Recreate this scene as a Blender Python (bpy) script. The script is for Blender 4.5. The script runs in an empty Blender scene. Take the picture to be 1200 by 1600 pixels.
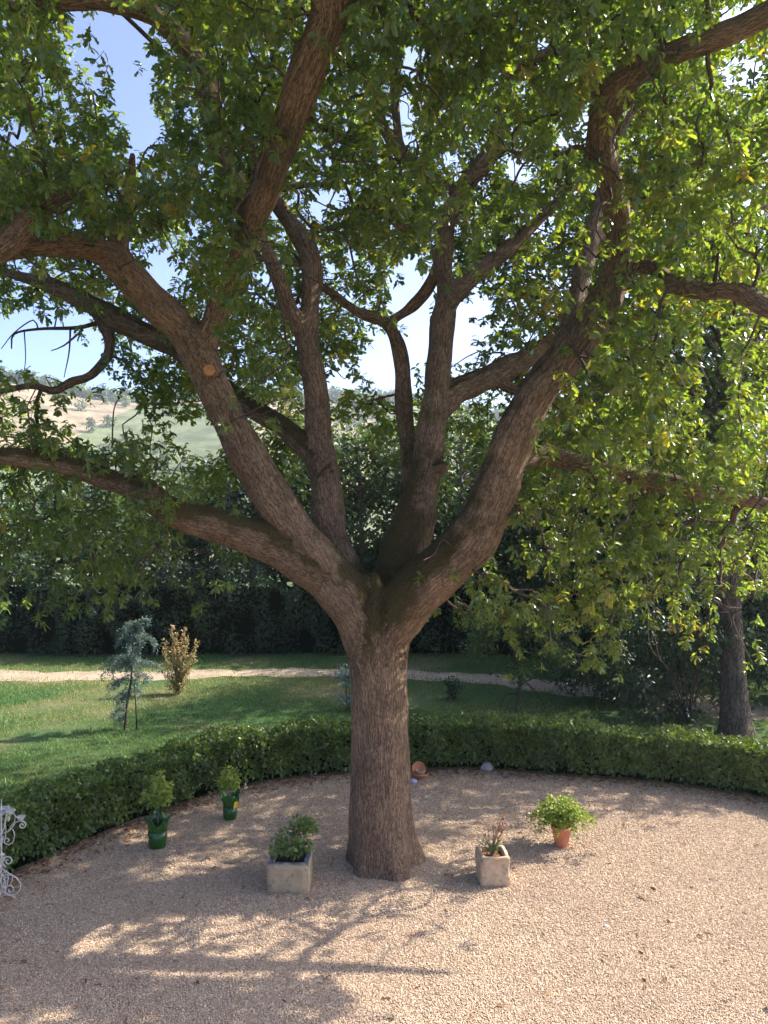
import bpy, bmesh, math, random
import numpy as np
from mathutils import Vector, Matrix

R = math.radians
SC = bpy.context.scene
COL = SC.collection
rng = np.random.default_rng(7)
random.seed(7)

# ------------------------------------------------------------------ camera
CAM_H, FPX = 4.5, 1210.0
cam_data = bpy.data.cameras.new('camera')
cam = bpy.data.objects.new('camera', cam_data)
COL.objects.link(cam)
cam.location = (0, 0, CAM_H)
cam.rotation_euler = (R(90), 0, 0)
cam_data.sensor_fit = 'VERTICAL'
cam_data.sensor_height = 24.0
cam_data.lens = FPX / 1600.0 * 24.0
cam_data.clip_start = 0.05
cam_data.clip_end = 8000
SC.camera = cam

# ------------------------------------------------------------------ sky and sun
SUN_EL, SUN_AZ = 39.0, 70.0          # azimuth clockwise from +Y (the way the camera looks)
world = bpy.data.worlds.new('World')
SC.world = world
world.use_nodes = True
wn = world.node_tree
wn.nodes.clear()
sky = wn.nodes.new('ShaderNodeTexSky')
sky.sky_type = 'NISHITA'
sky.sun_disc = False
sky.sun_elevation = R(SUN_EL)
sky.sun_rotation = R(SUN_AZ)
sky.altitude = 400
sky.air_density = 0.35
sky.dust_density = 3.5
sky.ozone_density = 5.0
bg = wn.nodes.new('ShaderNodeBackground')
bg.inputs['Strength'].default_value = 0.14
wo = wn.nodes.new('ShaderNodeOutputWorld')
wn.links.new(sky.outputs[0], bg.inputs[0])
wn.links.new(bg.outputs[0], wo.inputs[0])

SUN_DIR = Vector((math.sin(R(SUN_AZ)) * math.cos(R(SUN_EL)), math.cos(R(SUN_AZ)) * math.cos(R(SUN_EL)), math.sin(R(SUN_EL))))
sun_data = bpy.data.lights.new('sun', 'SUN')
sun_data.energy = 2.95
sun_data.angle = R(0.53)
sun_data.color = (1.0, 0.95, 0.86)
sun = bpy.data.objects.new('sun', sun_data)
COL.objects.link(sun)
sun.location = (20, 5, 30)
sun.rotation_euler = SUN_DIR.to_track_quat('Z', 'Y').to_euler()

SC.view_settings.view_transform = 'Standard'
SC.view_settings.look = 'None'
SC.view_settings.exposure = 2.22
SC.view_settings.gamma = 1.0
SC.view_settings.use_curve_mapping = False
SC.cycles.max_bounces = 8
SC.cycles.diffuse_bounces = 4
SC.cycles.glossy_bounces = 3
SC.cycles.transmission_bounces = 4
SC.cycles.use_denoising = True

# ------------------------------------------------------------------ helpers
def at(x, y, d):
    """world point seen at pixel (x, y) of the 1200x1600 photograph, d metres away"""
    return Vector(((x - 600) / FPX * d, d, CAM_H - (y - 800) / FPX * d))

def on_ground(x, y, z=0.0):
    d = (CAM_H - z) * FPX / (y - 800)
    return Vector(((x - 600) / FPX * d, d, z))

def mesh_np(name, V, F, mats=(), smooth=False, attrs=None, matidx=None):
    """V (n,3) array, F (m,3) or (m,4) int array"""
    me = bpy.data.meshes.new(name)
    V = np.ascontiguousarray(V, dtype=np.float32)
    F = np.ascontiguousarray(F, dtype=np.int32)
    k = F.shape[1]
    me.vertices.add(len(V))
    me.vertices.foreach_set('co', V.ravel())
    me.loops.add(F.size)
    me.loops.foreach_set('vertex_index', F.ravel())
    me.polygons.add(len(F))
    me.polygons.foreach_set('loop_start', np.arange(0, F.size, k, dtype=np.int32))
    if smooth:
        me.polygons.foreach_set('use_smooth', np.ones(len(F), dtype=bool))
    for a, (typ, data) in (attrs or {}).items():
        at_ = me.attributes.new(a, typ, 'POINT')
        at_.data.foreach_set('vector' if typ == 'FLOAT_VECTOR' else 'value', np.ascontiguousarray(data, dtype=np.float32).ravel())
    for m in mats:
        me.materials.append(m)
    if matidx is not None:
        me.polygons.foreach_set('material_index', np.ascontiguousarray(matidx, dtype=np.int32))
    me.update(calc_edges=True)
    return me

def link(name, me, parent=None, loc=None, kind=None):
    o = bpy.data.objects.new(name, me)
    COL.objects.link(o)
    if loc is not None:
        o.location = loc
    if parent is not None:
        o.parent = parent
    if kind:
        o['kind'] = kind
    return o

def tag(o, label, cat=None, group=None, kind=None):
    if label: o['label'] = label
    if cat: o['category'] = cat
    if group: o['group'] = group
    if kind: o['kind'] = kind
    return o

def thing(name, label, cat, loc=(0, 0, 0), rz=0.0, group=None):
    o = bpy.data.objects.new(name, None)
    o.empty_display_size = 0.1
    COL.objects.link(o)
    o.location = loc
    o.rotation_euler = (0, 0, rz)
    return tag(o, label, cat, group)

class MB:
    """collects shapes, then links them as one mesh object"""
    def __init__(self):
        self.v, self.f = [], []
    def add(self, v, f):
        n = len(self.v)
        self.v += [tuple(p) for p in v]
        self.f += [tuple(i + n for i in q) for q in f]
    def box(self, x0, x1, y0, y1, z0, z1):
        self.add([(x0, y0, z0), (x1, y0, z0), (x1, y1, z0), (x0, y1, z0), (x0, y0, z1), (x1, y0, z1), (x1, y1, z1), (x0, y1, z1)],
                 [(0, 3, 2, 1), (4, 5, 6, 7), (0, 1, 5, 4), (1, 2, 6, 5), (2, 3, 7, 6), (3, 0, 4, 7)])
    def tube(self, pts, rad, n=8):
        V, F = tube_np(pts, rad, n)
        self.add(V.tolist(), F)
    def lathe(self, prof, n=24, wob=None, close=True):
        """prof: list of (r, z)"""
        v, f = [], []
        for i, (r, z) in enumerate(prof):
            for k in range(n):
                a = 2 * math.pi * k / n
                rr, zz = (r, z) if wob is None else wob(r, z, a, i)
                v.append((rr * math.cos(a), rr * math.sin(a), zz))
        for i in range(len(prof) - 1):
            for k in range(n):
                f.append((i * n + k, i * n + (k + 1) % n, (i + 1) * n + (k + 1) % n, (i + 1) * n + k))
        if close:
            f.append(tuple(range(n - 1, -1, -1)))
            m = (len(prof) - 1) * n
            f.append(tuple(range(m, m + n)))
        self.add(v, f)
    def build(self, name, mat, parent=None, smooth=False, bevel=0, kind=None, loc=None):
        me = bpy.data.meshes.new(name)
        me.from_pydata(self.v, [], self.f)
        if mat: me.materials.append(mat)
        if bevel:
            bm = bmesh.new(); bm.from_mesh(me)
            bmesh.ops.bevel(bm, geom=list(bm.edges), offset=bevel, segments=2, affect='EDGES', profile=0.6)
            bm.to_mesh(me); bm.free()
        if smooth:
            for p in me.polygons: p.use_smooth = True
        me.update()
        return link(name, me, parent, loc, kind)

def catmull(pts, step):
    """resample rows of numbers (first 3 = xyz) along a Catmull-Rom curve"""
    P = np.array(pts, dtype=float)
    P = np.vstack([2 * P[0] - P[1], P, 2 * P[-1] - P[-2]])
    out = []
    for i in range(1, len(P) - 2):
        L = np.linalg.norm(P[i + 1, :3] - P[i, :3])
        n = max(1, int(round(L / step)))
        for k in range(n):
            t = k / n
            a, b, c, d = P[i - 1], P[i], P[i + 1], P[i + 2]
            out.append(0.5 * (2 * b + (c - a) * t + (2 * a - 5 * b + 4 * c - d) * t * t + (3 * b - a - 3 * c + d) * t ** 3))
    out.append(P[-2])
    return np.array(out)

def frames(P):
    """tangents and rotation-minimising normals along a polyline"""
    P = np.asarray(P, float)
    T = np.gradient(P, axis=0)
    T /= np.linalg.norm(T, axis=1)[:, None] + 1e-9
    N = np.zeros_like(T)
    ref = np.array([1.0, 0, 0]) if abs(T[0, 0]) < 0.9 else np.array([0, 1.0, 0])
    n = ref - T[0] * ref.dot(T[0])
    for i in range(len(P)):
        n = n - T[i] * n.dot(T[i])
        n /= np.linalg.norm(n) + 1e-9
        N[i] = n
    return T, N, np.cross(T, N)

def tube_np(pts, rad, n=8):
    P = np.asarray([tuple(p) for p in pts], float)
    rad = np.broadcast_to(np.asarray(rad, float), (len(P),))
    T, N, B = frames(P)
    a = np.arange(n) * 2 * math.pi / n
    V = P[:, None, :] + rad[:, None, None] * (np.cos(a)[None, :, None] * N[:, None, :] + np.sin(a)[None, :, None] * B[:, None, :])
    V = V.reshape(-1, 3)
    F = []
    for i in range(len(P) - 1):
        for k in range(n):
            F.append((i * n + k, i * n + (k + 1) % n, (i + 1) * n + (k + 1) % n, (i + 1) * n + k))
    F.append(tuple(range(n - 1, -1, -1)))
    m = (len(P) - 1) * n
    F.append(tuple(range(m, m + n)))
    return V, F

def tubes_mesh(name, tubes, mat, n=5, smooth=True):
    """many open tapered tubes in one mesh (numpy); tubes: list of (pts, radii)"""
    VV, FF, off = [], [], 0
    for P, r in tubes:
        P = np.asarray(P, float)
        T, N, B = frames(P)
        a = np.arange(n) * 2 * math.pi / n
        V = P[:, None, :] + np.asarray(r)[:, None, None] * (np.cos(a)[None, :, None] * N[:, None, :] + np.sin(a)[None, :, None] * B[:, None, :])
        VV.append(V.reshape(-1, 3))
        i = np.arange(len(P) - 1)[:, None] * n
        k = np.arange(n)[None, :]
        k2 = (k + 1) % n
        F = np.stack([i + k, i + k2, i + n + k2, i + n + k], -1).reshape(-1, 4) + off
        FF.append(F)
        off += len(P) * n
    V = np.vstack(VV)
    return mesh_np(name, V, np.vstack(FF), [mat], smooth, {'bark': ('FLOAT_VECTOR', V * np.array([1, 1, 0.3]))})

def unit(v):
    return v / (np.linalg.norm(v, axis=-1, keepdims=True) + 1e-9)

# ---- leaf outlines: length along +X, blade in XY
def leaf_oak():
    half = [(0.22, .11), (0.33, .07), (0.52, .23), (0.62, .14), (0.82, .21)]
    mid = [(0, 0), (0.5, 0), (1.0, 0)]
    V, F = [], []
    def z(x, y): return 0.34 * abs(y) - 0.28 * x * x
    for (x, y) in mid: V.append((x, y, z(x, y)))
    for s in (1, -1):
        b = len(V)
        for (x, y) in half: V.append((x, s * y, z(x, y)))
        t = [(0, b, b + 1), (0, b + 1, 1), (1, b + 1, b + 2), (1, b + 2, b + 3), (1, b + 3, 2), (b + 3, b + 4, 2)]
        F += [q if s < 0 else q[::-1] for q in t]
    return np.array(V), np.array(F)

def leaf_lobed_small():
    V = np.array([(0, 0, 0), (1, 0, -.2), (.36, .2, .03), (.74, .24, -.04), (.36, -.2, .03), (.74, -.24, -.04), (.55, 0, -.06), (.55, .13, 0), (.55, -.13, 0)])
    F = np.array([(0, 6, 2), (2, 6, 7), (7, 6, 3), (6, 1, 3), (0, 4, 6), (4, 8, 6), (8, 5, 6), (6, 5, 1)])
    return V, F

def leaf_simple(w=0.28, fold=0.12, droop=0.15):
    V = np.array([(0, 0, 0), (.45, w, fold), (1, 0, -droop), (.45, -w, fold), (.5, 0, -droop * .2)])
    F = np.array([(0, 4, 1), (4, 2, 1), (0, 3, 4), (3, 2, 4)])
    return V, F

def leaf_quad(w=0.3):
    V = np.array([(0, 0, 0), (.5, w, .08), (1, 0, -.1), (.5, -w, .08)])
    F = np.array([(0, 3, 2), (0, 2, 1)])
    return V, F

def leaves_np(P, D, N, S, tmpl, tint):
    """place leaves at P pointing along D with blade normal N and length S"""
    tv, tf = tmpl
    X = unit(D)
    Z = unit(N - (N * X).sum(1, keepdims=True) * X)
    Y = np.cross(Z, X)
    V = P[:, None, :] + S[:, None, None] * (tv[None, :, 0, None] * X[:, None] + tv[None, :, 1, None] * Y[:, None] + tv[None, :, 2, None] * Z[:, None])
    k = len(tv)
    F = (tf[None] + (np.arange(len(P)) * k)[:, None, None]).reshape(-1, 3)
    return V.reshape(-1, 3), F, np.repeat(tint, k)

def rand_dirs(n):
    return unit(rng.normal(size=(n, 3)))

def leaf_object(name, P, D, N, S, tmpl, mat, parent=None, tint=None, kind='stuff'):
    tint = rng.random(len(P)) if tint is None else tint
    V, F, t = leaves_np(P, D, N, S, tmpl, tint)
    me = mesh_np(name, V, F, [mat], False, {'tint': ('FLOAT', t)})
    return link(name, me, parent, None, kind)

# ------------------------------------------------------------------ materials
def mat_new(name):
    m = bpy.data.materials.new(name)
    m.use_nodes = True
    nt = m.node_tree
    nt.nodes.clear()
    out = nt.nodes.new('ShaderNodeOutputMaterial')
    return m, nt, out

class NT:
    def __init__(self, nt): self.nt = nt
    def n(self, typ, **kw):
        nd = self.nt.nodes.new(typ)
        for k, v in kw.items(): setattr(nd, k, v)
        return nd
    def l(self, a, b): self.nt.links.new(a, b)
    def ramp(self, src, stops, interp='LINEAR'):
        r = self.n('ShaderNodeValToRGB')
        r.color_ramp.interpolation = interp
        e = r.color_ramp.elements
        while len(e) < len(stops): e.new(0.5)
        for i, (p, c) in enumerate(stops):
            e[i].position = p
            e[i].color = tuple(c) + (1,) if len(c) == 3 else c
        self.l(src, r.inputs[0])
        return r.outputs[0]
    def mix(self, fac, a, b, mode='MIX'):
        m = self.n('ShaderNodeMix', data_type='RGBA', blend_type=mode)
        for sock, v in ((m.inputs[0], fac), (m.inputs[6], a), (m.inputs[7], b)):
            if hasattr(v, 'links') or hasattr(v, 'is_linked'): self.l(v, sock)
            else: sock.default_value = v if not isinstance(v, tuple) or len(v) == 4 else v + (1,)
        return m.outputs[2]
    def math(self, op, a, b=None, clamp=False):
        m = self.n('ShaderNodeMath', operation=op, use_clamp=clamp)
        for i, v in enumerate((a, b)):
            if v is None: continue
            if isinstance(v, (int, float)): m.inputs[i].default_value = v
            else: self.l(v, m.inputs[i])
        return m.outputs[0]
    def noise(self, vec, scale, detail=4, rough=0.55):
        t = self.n('ShaderNodeTexNoise')
        t.inputs['Scale'].default_value = scale
        t.inputs['Detail'].default_value = detail
        t.inputs['Roughness'].default_value = rough
        if vec is not None: self.l(vec, t.inputs['Vector'])
        return t.outputs[0]
    def bump(self, h, strength, dist, normal=None):
        b = self.n('ShaderNodeBump')
        b.inputs['Strength'].default_value = strength
        b.inputs['Distance'].default_value = dist
        self.l(h, b.inputs['Height'])
        if normal is not None: self.l(normal, b.inputs['Normal'])
        return b.outputs[0]
    def bsdf(self, col, rough=0.8, spec=0.3, normal=None):
        p = self.n('ShaderNodeBsdfPrincipled')
        if isinstance(col, tuple): p.inputs['Base Color'].default_value = col + (1,)
        else: self.l(col, p.inputs['Base Color'])
        if isinstance(rough, (int, float)): p.inputs['Roughness'].default_value = rough
        else: self.l(rough, p.inputs['Roughness'])
        p.inputs['Specular IOR Level'].default_value = spec
        if normal is not None: self.l(normal, p.inputs['Normal'])
        return p

def leaf_material(name, stops, rough=0.45, spec=0.4, trans=0.35, tmul=(1.25, 1.25, 0.6), obj_random=False):
    m, nt, out = mat_new(name)
    g = NT(nt)
    a = g.n('ShaderNodeAttribute', attribute_name='tint')
    src = a.outputs['Fac']
    geo = g.n('ShaderNodeNewGeometry')
    nz = g.noise(geo.outputs['Position'], 1.1, 2)
    src = g.math('ADD', g.math('MULTIPLY', src, 0.8), g.math('MULTIPLY', nz, 0.25))
    col = g.ramp(src, stops)
    p = g.bsdf(col, rough, spec)
    t = g.n('ShaderNodeBsdfTranslucent')
    tc = g.mix(1.0, col, tmul, 'MULTIPLY')
    g.l(tc, t.inputs['Color'])
    mx = g.n('ShaderNodeMixShader')
    mx.inputs[0].default_value = trans
    g.l(p.outputs[0], mx.inputs[1]); g.l(t.outputs[0], mx.inputs[2])
    g.l(mx.outputs[0], out.inputs[0])
    return m

M = {}
M['oak_leaf'] = leaf_material('oak_leaf', [(0.0, (.052, .086, .034)), (.40, (.090, .132, .042)), (.70, (.145, .180, .044)), (.88, (.22, .215, .046)), (.95, (.27, .19, .055)), (1.0, (.22, .13, .065))], 0.30, 0.7, 0.52, (2.2, 2.3, 0.6))
M['hedge_leaf'] = leaf_material('hedge_leaf', [(0, (.052, .086, .024)), (.5, (.115, .165, .038)), (.85, (.20, .245, .052)), (1, (.27, .29, .07))], 0.35, 0.5, 0.35, (1.5, 1.6, 0.6))
M['camellia_leaf'] = leaf_material('camellia_leaf', [(0, (.06, .10, .03)), (.5, (.13, .19, .045)), (1, (.25, .30, .07))], 0.3, 0.5, 0.3, (1.5, 1.6, 0.6))
M['dark_leaf'] = leaf_material('dark_leaf', [(0, (.018, .038, .016)), (.6, (.036, .066, .024)), (1, (.080, .115, .034))], 0.45, 0.4, 0.2, (1.4, 1.5, 0.6))
M['wood_leaf'] = leaf_material('wood_leaf', [(0, (.034, .064, .022)), (.6, (.075, .120, .034)), (1, (.15, .18, .05))], 0.45, 0.4, 0.35, (1.6, 1.6, 0.6))
M['blue_leaf'] = leaf_material('blue_leaf', [(0, (.08, .13, .11)), (.6, (.15, .22, .19)), (1, (.25, .32, .28))], 0.6, 0.3, 0.15)
M['copper_leaf'] = leaf_material('copper_leaf', [(0, (.16, .14, .05)), (.45, (.36, .30, .13)), (.8, (.48, .32, .18)), (1, (.46, .22, .14))], 0.5, 0.3, 0.3, (1.3, 1.1, .8))
M['lime_leaf'] = leaf_material('lime_leaf', [(0, (.11, .17, .03)), (.5, (.21, .29, .04)), (1, (.36, .40, .07))], 0.45, 0.4, 0.35, (1.6, 1.5, .6))
M['foil_leaf'] = leaf_material('foil_leaf', [(0, (.13, .19, .03)), (.5, (.26, .34, .05)), (1, (.42, .46, .10))], 0.4, 0.5, 0.4, (1.6, 1.5, .6))
M['rose_leaf'] = leaf_material('rose_leaf', [(0, (.14, .22, .04)), (.5, (.26, .28, .06)), (.7, (.32, .14, .07)), (1, (.38, .16, .10))], 0.5, 0.3, 0.3)
M['litter'] = leaf_material('litter', [(0, (.13, .065, .035)), (.6, (.27, .14, .07)), (1, (.38, .24, .12))], 0.8, 0.2, 0.05, (1, 1, 1))
M['grass'] = leaf_material('grass', [(0, (.050, .115, .034)), (.5, (.090, .170, .048)), (.78, (.22, .23, .075)), (1, (.40, .33, .16))], 0.55, 0.3, 0.3, (1.3, 1.4, .6))

def bark_material(name, dark, light, moss=None, ring=30.0, amp=0.02):
    m, nt, out = mat_new(name)
    g = NT(nt)
    a = g.n('ShaderNodeAttribute', attribute_name='bark')
    geo = g.n('ShaderNodeNewGeometry')
    vec = a.outputs['Vector']
    wob = g.n('ShaderNodeTexNoise'); wob.inputs['Scale'].default_value = 9; wob.inputs['Detail'].default_value = 2
    g.l(vec, wob.inputs['Vector'])
    sub = g.n('ShaderNodeVectorMath', operation='SUBTRACT'); g.l(wob.outputs['Color'], sub.inputs[0]); sub.inputs[1].default_value = (.5, .5, .5)
    scl = g.n('ShaderNodeVectorMath', operation='SCALE'); g.l(sub.outputs[0], scl.inputs[0]); scl.inputs['Scale'].default_value = 0.05
    add = g.n('ShaderNodeVectorMath', operation='ADD'); g.l(vec, add.inputs[0]); g.l(scl.outputs[0], add.inputs[1])
    v = g.n('ShaderNodeTexVoronoi', feature='DISTANCE_TO_EDGE'); v.inputs['Scale'].default_value = ring
    g.l(add.outputs[0], v.inputs['Vector'])
    v2 = g.n('ShaderNodeTexVoronoi', feature='F1'); v2.inputs['Scale'].default_value = ring
    g.l(add.outputs[0], v2.inputs['Vector'])
    edge = g.n('ShaderNodeMapRange'); edge.inputs[1].default_value = 0.0; edge.inputs[2].default_value = 0.22
    g.l(v.outputs['Distance'], edge.inputs[0])
    fine = g.noise(add.outputs[0], 130, 4, 0.65)
    rm = g.n('ShaderNodeVectorMath', operation='MULTIPLY'); g.l(add.outputs[0], rm.inputs[0]); rm.inputs[1].default_value = (1, 1, .45)
    rn = g.noise(rm.outputs[0], ring * .55, 3, .6)
    rid = g.math('MULTIPLY', g.math('ABSOLUTE', g.math('SUBTRACT', rn, 0.5)), 5.0, True)
    h = g.math('ADD', g.math('ADD', g.math('MULTIPLY', edge.outputs[0], .45), g.math('MULTIPLY', rid, .55)), g.math('MULTIPLY', fine, 0.45))
    plate = g.n('ShaderNodeSeparateColor'); g.l(v2.outputs['Color'], plate.inputs[0])
    hh = g.math('ADD', h, g.math('MULTIPLY', plate.outputs[0], 0.3))
    big = g.noise(geo.outputs['Position'], 2.2, 3)
    col = g.ramp(hh, [(0.15, dark), (0.75, tuple(0.5 * (p + q) for p, q in zip(dark, light))), (1.0, light)])
    tone = g.ramp(big, [(0.3, (.72, .70, .70)), (0.7, (1.12, 1.06, 1.0))])
    col = g.mix(1.0, col, tone, 'MULTIPLY')
    if moss:
        sep = g.n('ShaderNodeSeparateXYZ'); g.l(geo.outputs['Normal'], sep.inputs[0])
        mm = g.math('ADD', g.math('MULTIPLY', sep.outputs[2], 0.55), g.math('MULTIPLY', g.noise(geo.outputs['Position'], 3.2, 5, .65), 1.2))
        at2 = g.n('ShaderNodeAttribute', attribute_name='moss')
        mm = g.math('ADD', mm, at2.outputs['Fac'])
        mr = g.n('ShaderNodeMapRange'); mr.inputs[1].default_value = 0.80; mr.inputs[2].default_value = 1.06
        g.l(mm, mr.inputs[0])
        mcol = g.ramp(g.noise(geo.outputs['Position'], 45, 3), [(.3, moss[0]), (.7, moss[1])])
        col = g.mix(g.math('MULTIPLY', mr.outputs[0], 0.85), col, mcol)
    nrm = g.bump(hh, 1.0, amp)
    p = g.bsdf(col, 0.9, 0.15, nrm)
    g.l(p.outputs[0], out.inputs[0])
    return m

M['bark'] = bark_material('bark', (.034, .022, .014), (.36, .25, .165), ((.026, .023, .007), (.075, .060, .013)), 82.0, 0.018)
M['bark_twig'] = bark_material('bark_twig', (.040, .030, .022), (.14, .105, .08), None, 50.0, 0.006)
M['bark_brown'] = bark_material('bark_brown', (.035, .027, .021), (.17, .135, .105), None, 24.0, 0.02)
M['bark_far'] = bark_material('bark_far', (.10, .085, .075), (.32, .28, .25), None, 24.0, 0.02)

def plain(name, col, rough=0.8, spec=0.3, var=0.2, nscale=18.0, bump=0.0, bdist=0.004, speck=None):
    m, nt, out = mat_new(name)
    g = NT(nt)
    tc = g.n('ShaderNodeTexCoord')
    nz = g.noise(tc.outputs['Object'], nscale, 6, 0.6)
    lo = tuple(c * (1 - var) for c in col); hi = tuple(min(1, c * (1 + var)) for c in col)
    c = g.ramp(nz, [(0.3, lo), (0.7, hi)])
    if speck:
        c = g.mix(g.ramp(g.noise(tc.outputs['Object'], speck[1], 4, .7), [(.52, (0, 0, 0)), (.66, (1, 1, 1))]), c, speck[0])
    nr = None
    if bump:
        nr = g.bump(g.noise(tc.outputs['Object'], nscale * 5, 5, .65), bump, bdist)
    p = g.bsdf(c, rough, spec, nr)
    g.l(p.outputs[0], out.inputs[0])
    return m

M['stone'] = plain('stone', (.42, .31, .18), 0.92, 0.2, 0.22, 7, 0.8, 0.006, ((.25, .21, .15), 14.0))
M['stone_rim'] = plain('stone_rim', (.10, .105, .115), 0.8, 0.3, 0.3, 9, 0.5, 0.004, ((.30, .29, .27), 12.0))
M['stone_warm'] = plain('stone_warm', (.46, .34, .22), 0.92, 0.2, 0.22, 8, 0.9, 0.008, ((.30, .22, .15), 11.0))
M['terracotta'] = plain('terracotta', (.48, .19, .10), 0.85, 0.2, 0.18, 9, 0.3, 0.002)
M['soil'] = plain('soil', (.045, .024, .016), 0.98, 0.1, 0.5, 30, 1.0, 0.02)
M['soil_warm'] = plain('soil_warm', (.24, .11, .06), 0.98, 0.1, 0.5, 30, 1.0, 0.02)
M['rock'] = plain('rock', (.36, .335, .30), 0.9, 0.2, 0.2, 9, 0.8, 0.01)
M['white_iron'] = plain('white_iron', (.58, .53, .46), 0.45, 0.4, 0.1, 20, 0.15, 0.001, ((.45, .36, .28), 40.0))
M['green_wrap'] = plain('green_wrap', (.020, .085, .014), 0.28, 0.5, 0.3, 6)
M['stake'] = plain('stake', (.06, .05, .04), 0.8, 0.2, 0.3, 20)
M['cut_wood'] = plain('cut_wood', (.42, .19, .08), 0.85, 0.2, 0.25, 14)
M['twig_shade'] = plain('twig_shade', (.012, .016, .008), 1.0, 0.0, 0.6, 22, 1.0, 0.05)  # near-black: the shade inside the hedges is put into the twig colour
M['yellow_tag'] = plain('yellow_tag', (.75, .45, .03), 0.5, 0.3, 0.1)
M['pale_blue'] = plain('pale_blue', (.38, .39, .43), 0.7, 0.3, 0.15)

# gravel
def gravel_ground():
    m, nt, out = mat_new('gravel_bed')
    g = NT(nt)
    geo = g.n('ShaderNodeNewGeometry')
    v = g.n('ShaderNodeTexVoronoi'); v.inputs['Scale'].default_value = 55
    g.l(geo.outputs['Position'], v.inputs['Vector'])
    sp = g.n('ShaderNodeSeparateColor'); g.l(v.outputs['Color'], sp.inputs[0])
    c = g.ramp(sp.outputs[0], [(0, (.24, .17, .115)), (.5, (.41, .305, .215)), (1, (.56, .44, .33))])
    big = g.noise(geo.outputs['Position'], 0.8, 4)
    c = g.mix(1.0, c, g.ramp(big, [(.3, (.90, .86, .83)), (.7, (1.06, 1.04, 1.0))]), 'MULTIPLY')
    hgt = g.math('SUBTRACT', 1.0, g.math('MULTIPLY', v.outputs['Distance'], 40.0))
    p = g.bsdf(c, 0.95, 0.15, g.bump(v.outputs['Distance'], 1.0, -0.012))
    g.l(p.outputs[0], out.inputs[0])
    return m
M['gravel_bed'] = gravel_ground()

def pebble_mat():
    m, nt, out = mat_new('pebble')
    g = NT(nt)
    oi = g.n('ShaderNodeObjectInfo')
    c = g.ramp(oi.outputs['Random'], [(0, (.25, .175, .115)), (.12, (.35, .25, .168)), (.5, (.45, .342, .238)), (.8, (.54, .425, .31)), (1, (.66, .56, .45))])
    geo = g.n('ShaderNodeNewGeometry')
    big = g.noise(geo.outputs['Position'], 0.7, 4)
    c = g.mix(1.0, c, g.ramp(big, [(.3, (.88, .83, .80)), (.7, (1.06, 1.03, .98))]), 'MULTIPLY')
    p = g.bsdf(c, 0.85, 0.2)
    g.l(p.outputs[0], out.inputs[0])
    return m
M['pebble'] = pebble_mat()

def ground_mat():
    """lawn near by, meadow, fields and olive ground on the slopes far off"""
    m, nt, out = mat_new('terrain')
    g = NT(nt)
    geo = g.n('ShaderNodeNewGeometry')
    pos = geo.outputs['Position']
    n1 = g.noise(pos, 0.35, 5, .6)
    n2 = g.noise(pos, 6.0, 4, .6)
    lawn = g.ramp(n1, [(.30, (.040, .085, .026)), (.50, (.052, .095, .030)), (.60, (.12, .125, .055)), (.72, (.24, .185, .12))])
    lawn = g.mix(g.math('MULTIPLY', n2, .5), lawn, (.055, .075, .03))
    v = g.n('ShaderNodeTexVoronoi'); v.inputs['Scale'].default_value = 0.011
    wv = g.n('ShaderNodeVectorMath', operation='MULTIPLY'); g.l(pos, wv.inputs[0]); wv.inputs[1].default_value = (1, .55, 0)
    g.l(wv.outputs[0], v.inputs['Vector'])
    sp = g.n('ShaderNodeSeparateColor'); g.l(v.outputs['Color'], sp.inputs[0])
    fld = g.ramp(sp.outputs[0], [(0, (.26, .20, .13)), (.2, (.17, .19, .09)), (.4, (.13, .17, .075)), (.6, (.15, .17, .10)), (.78, (.30, .235, .16)), (.9, (.12, .15, .07))], 'CONSTANT')
    rows = g.n('ShaderNodeTexWave'); rows.inputs['Scale'].default_value = 0.10; rows.inputs['Distortion'].default_value = 3
    g.l(pos, rows.inputs['Vector'])
    fld = g.mix(g.math('MULTIPLY', rows.outputs[0], .25), fld, (.16, .15, .09))
    fn = g.ramp(g.noise(pos, .09, 6, .7), [(.38, (.55, .58, .5)), (.6, (1.15, 1.1, 1.05))])
    fld = g.mix(1.0, fld, fn, 'MULTIPLY')
    sx = g.n('ShaderNodeSeparateXYZ'); g.l(pos, sx.inputs[0])
    far = g.n('ShaderNodeMapRange'); far.inputs[1].default_value = 50; far.inputs[2].default_value = 90
    g.l(sx.outputs[1], far.inputs[0])
    col = g.mix(far.outputs[0], lawn, fld)
    p = g.bsdf(col, 0.95, 0.1, g.bump(g.noise(pos, 25, 4), 0.6, 0.03))
    g.l(p.outputs[0], out.inputs[0])
    return m
M['terrain'] = ground_mat()
M['path'] = plain('path', (.32, .25, .18), 0.95, 0.1, 0.22, 1.5, 0.8, 0.02, ((.28, .23, .16), 2.2))

# ------------------------------------------------------------------ terrain: lawn, valley and the slope across it
def hill_h(x, y):
    r = np.sqrt(x * x + y * y)
    az = np.arctan2(x, np.maximum(y, 1e-3))
    dip = -16 * np.clip((r - 55) / 90, 0, 1) ** 1.3
    ridge = 76 - 22 * np.clip((az + 0.12) / 0.30, 0, 1) + 12 * np.clip((az - 0.2) / 0.4, 0, 1) + 5 * np.sin(az * 9 + 1) + 2 * np.sin(az * 23)
    t = np.clip((r - 170) / 330, 0, 1)
    up = (ridge + 16) * (t * t * (3 - 2 * t))
    back = -30 * np.clip((r - 520) / 600, 0, 1)
    h = dip + up + back
    return h * np.clip((y + 20) / 60, 0, 1)

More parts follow.
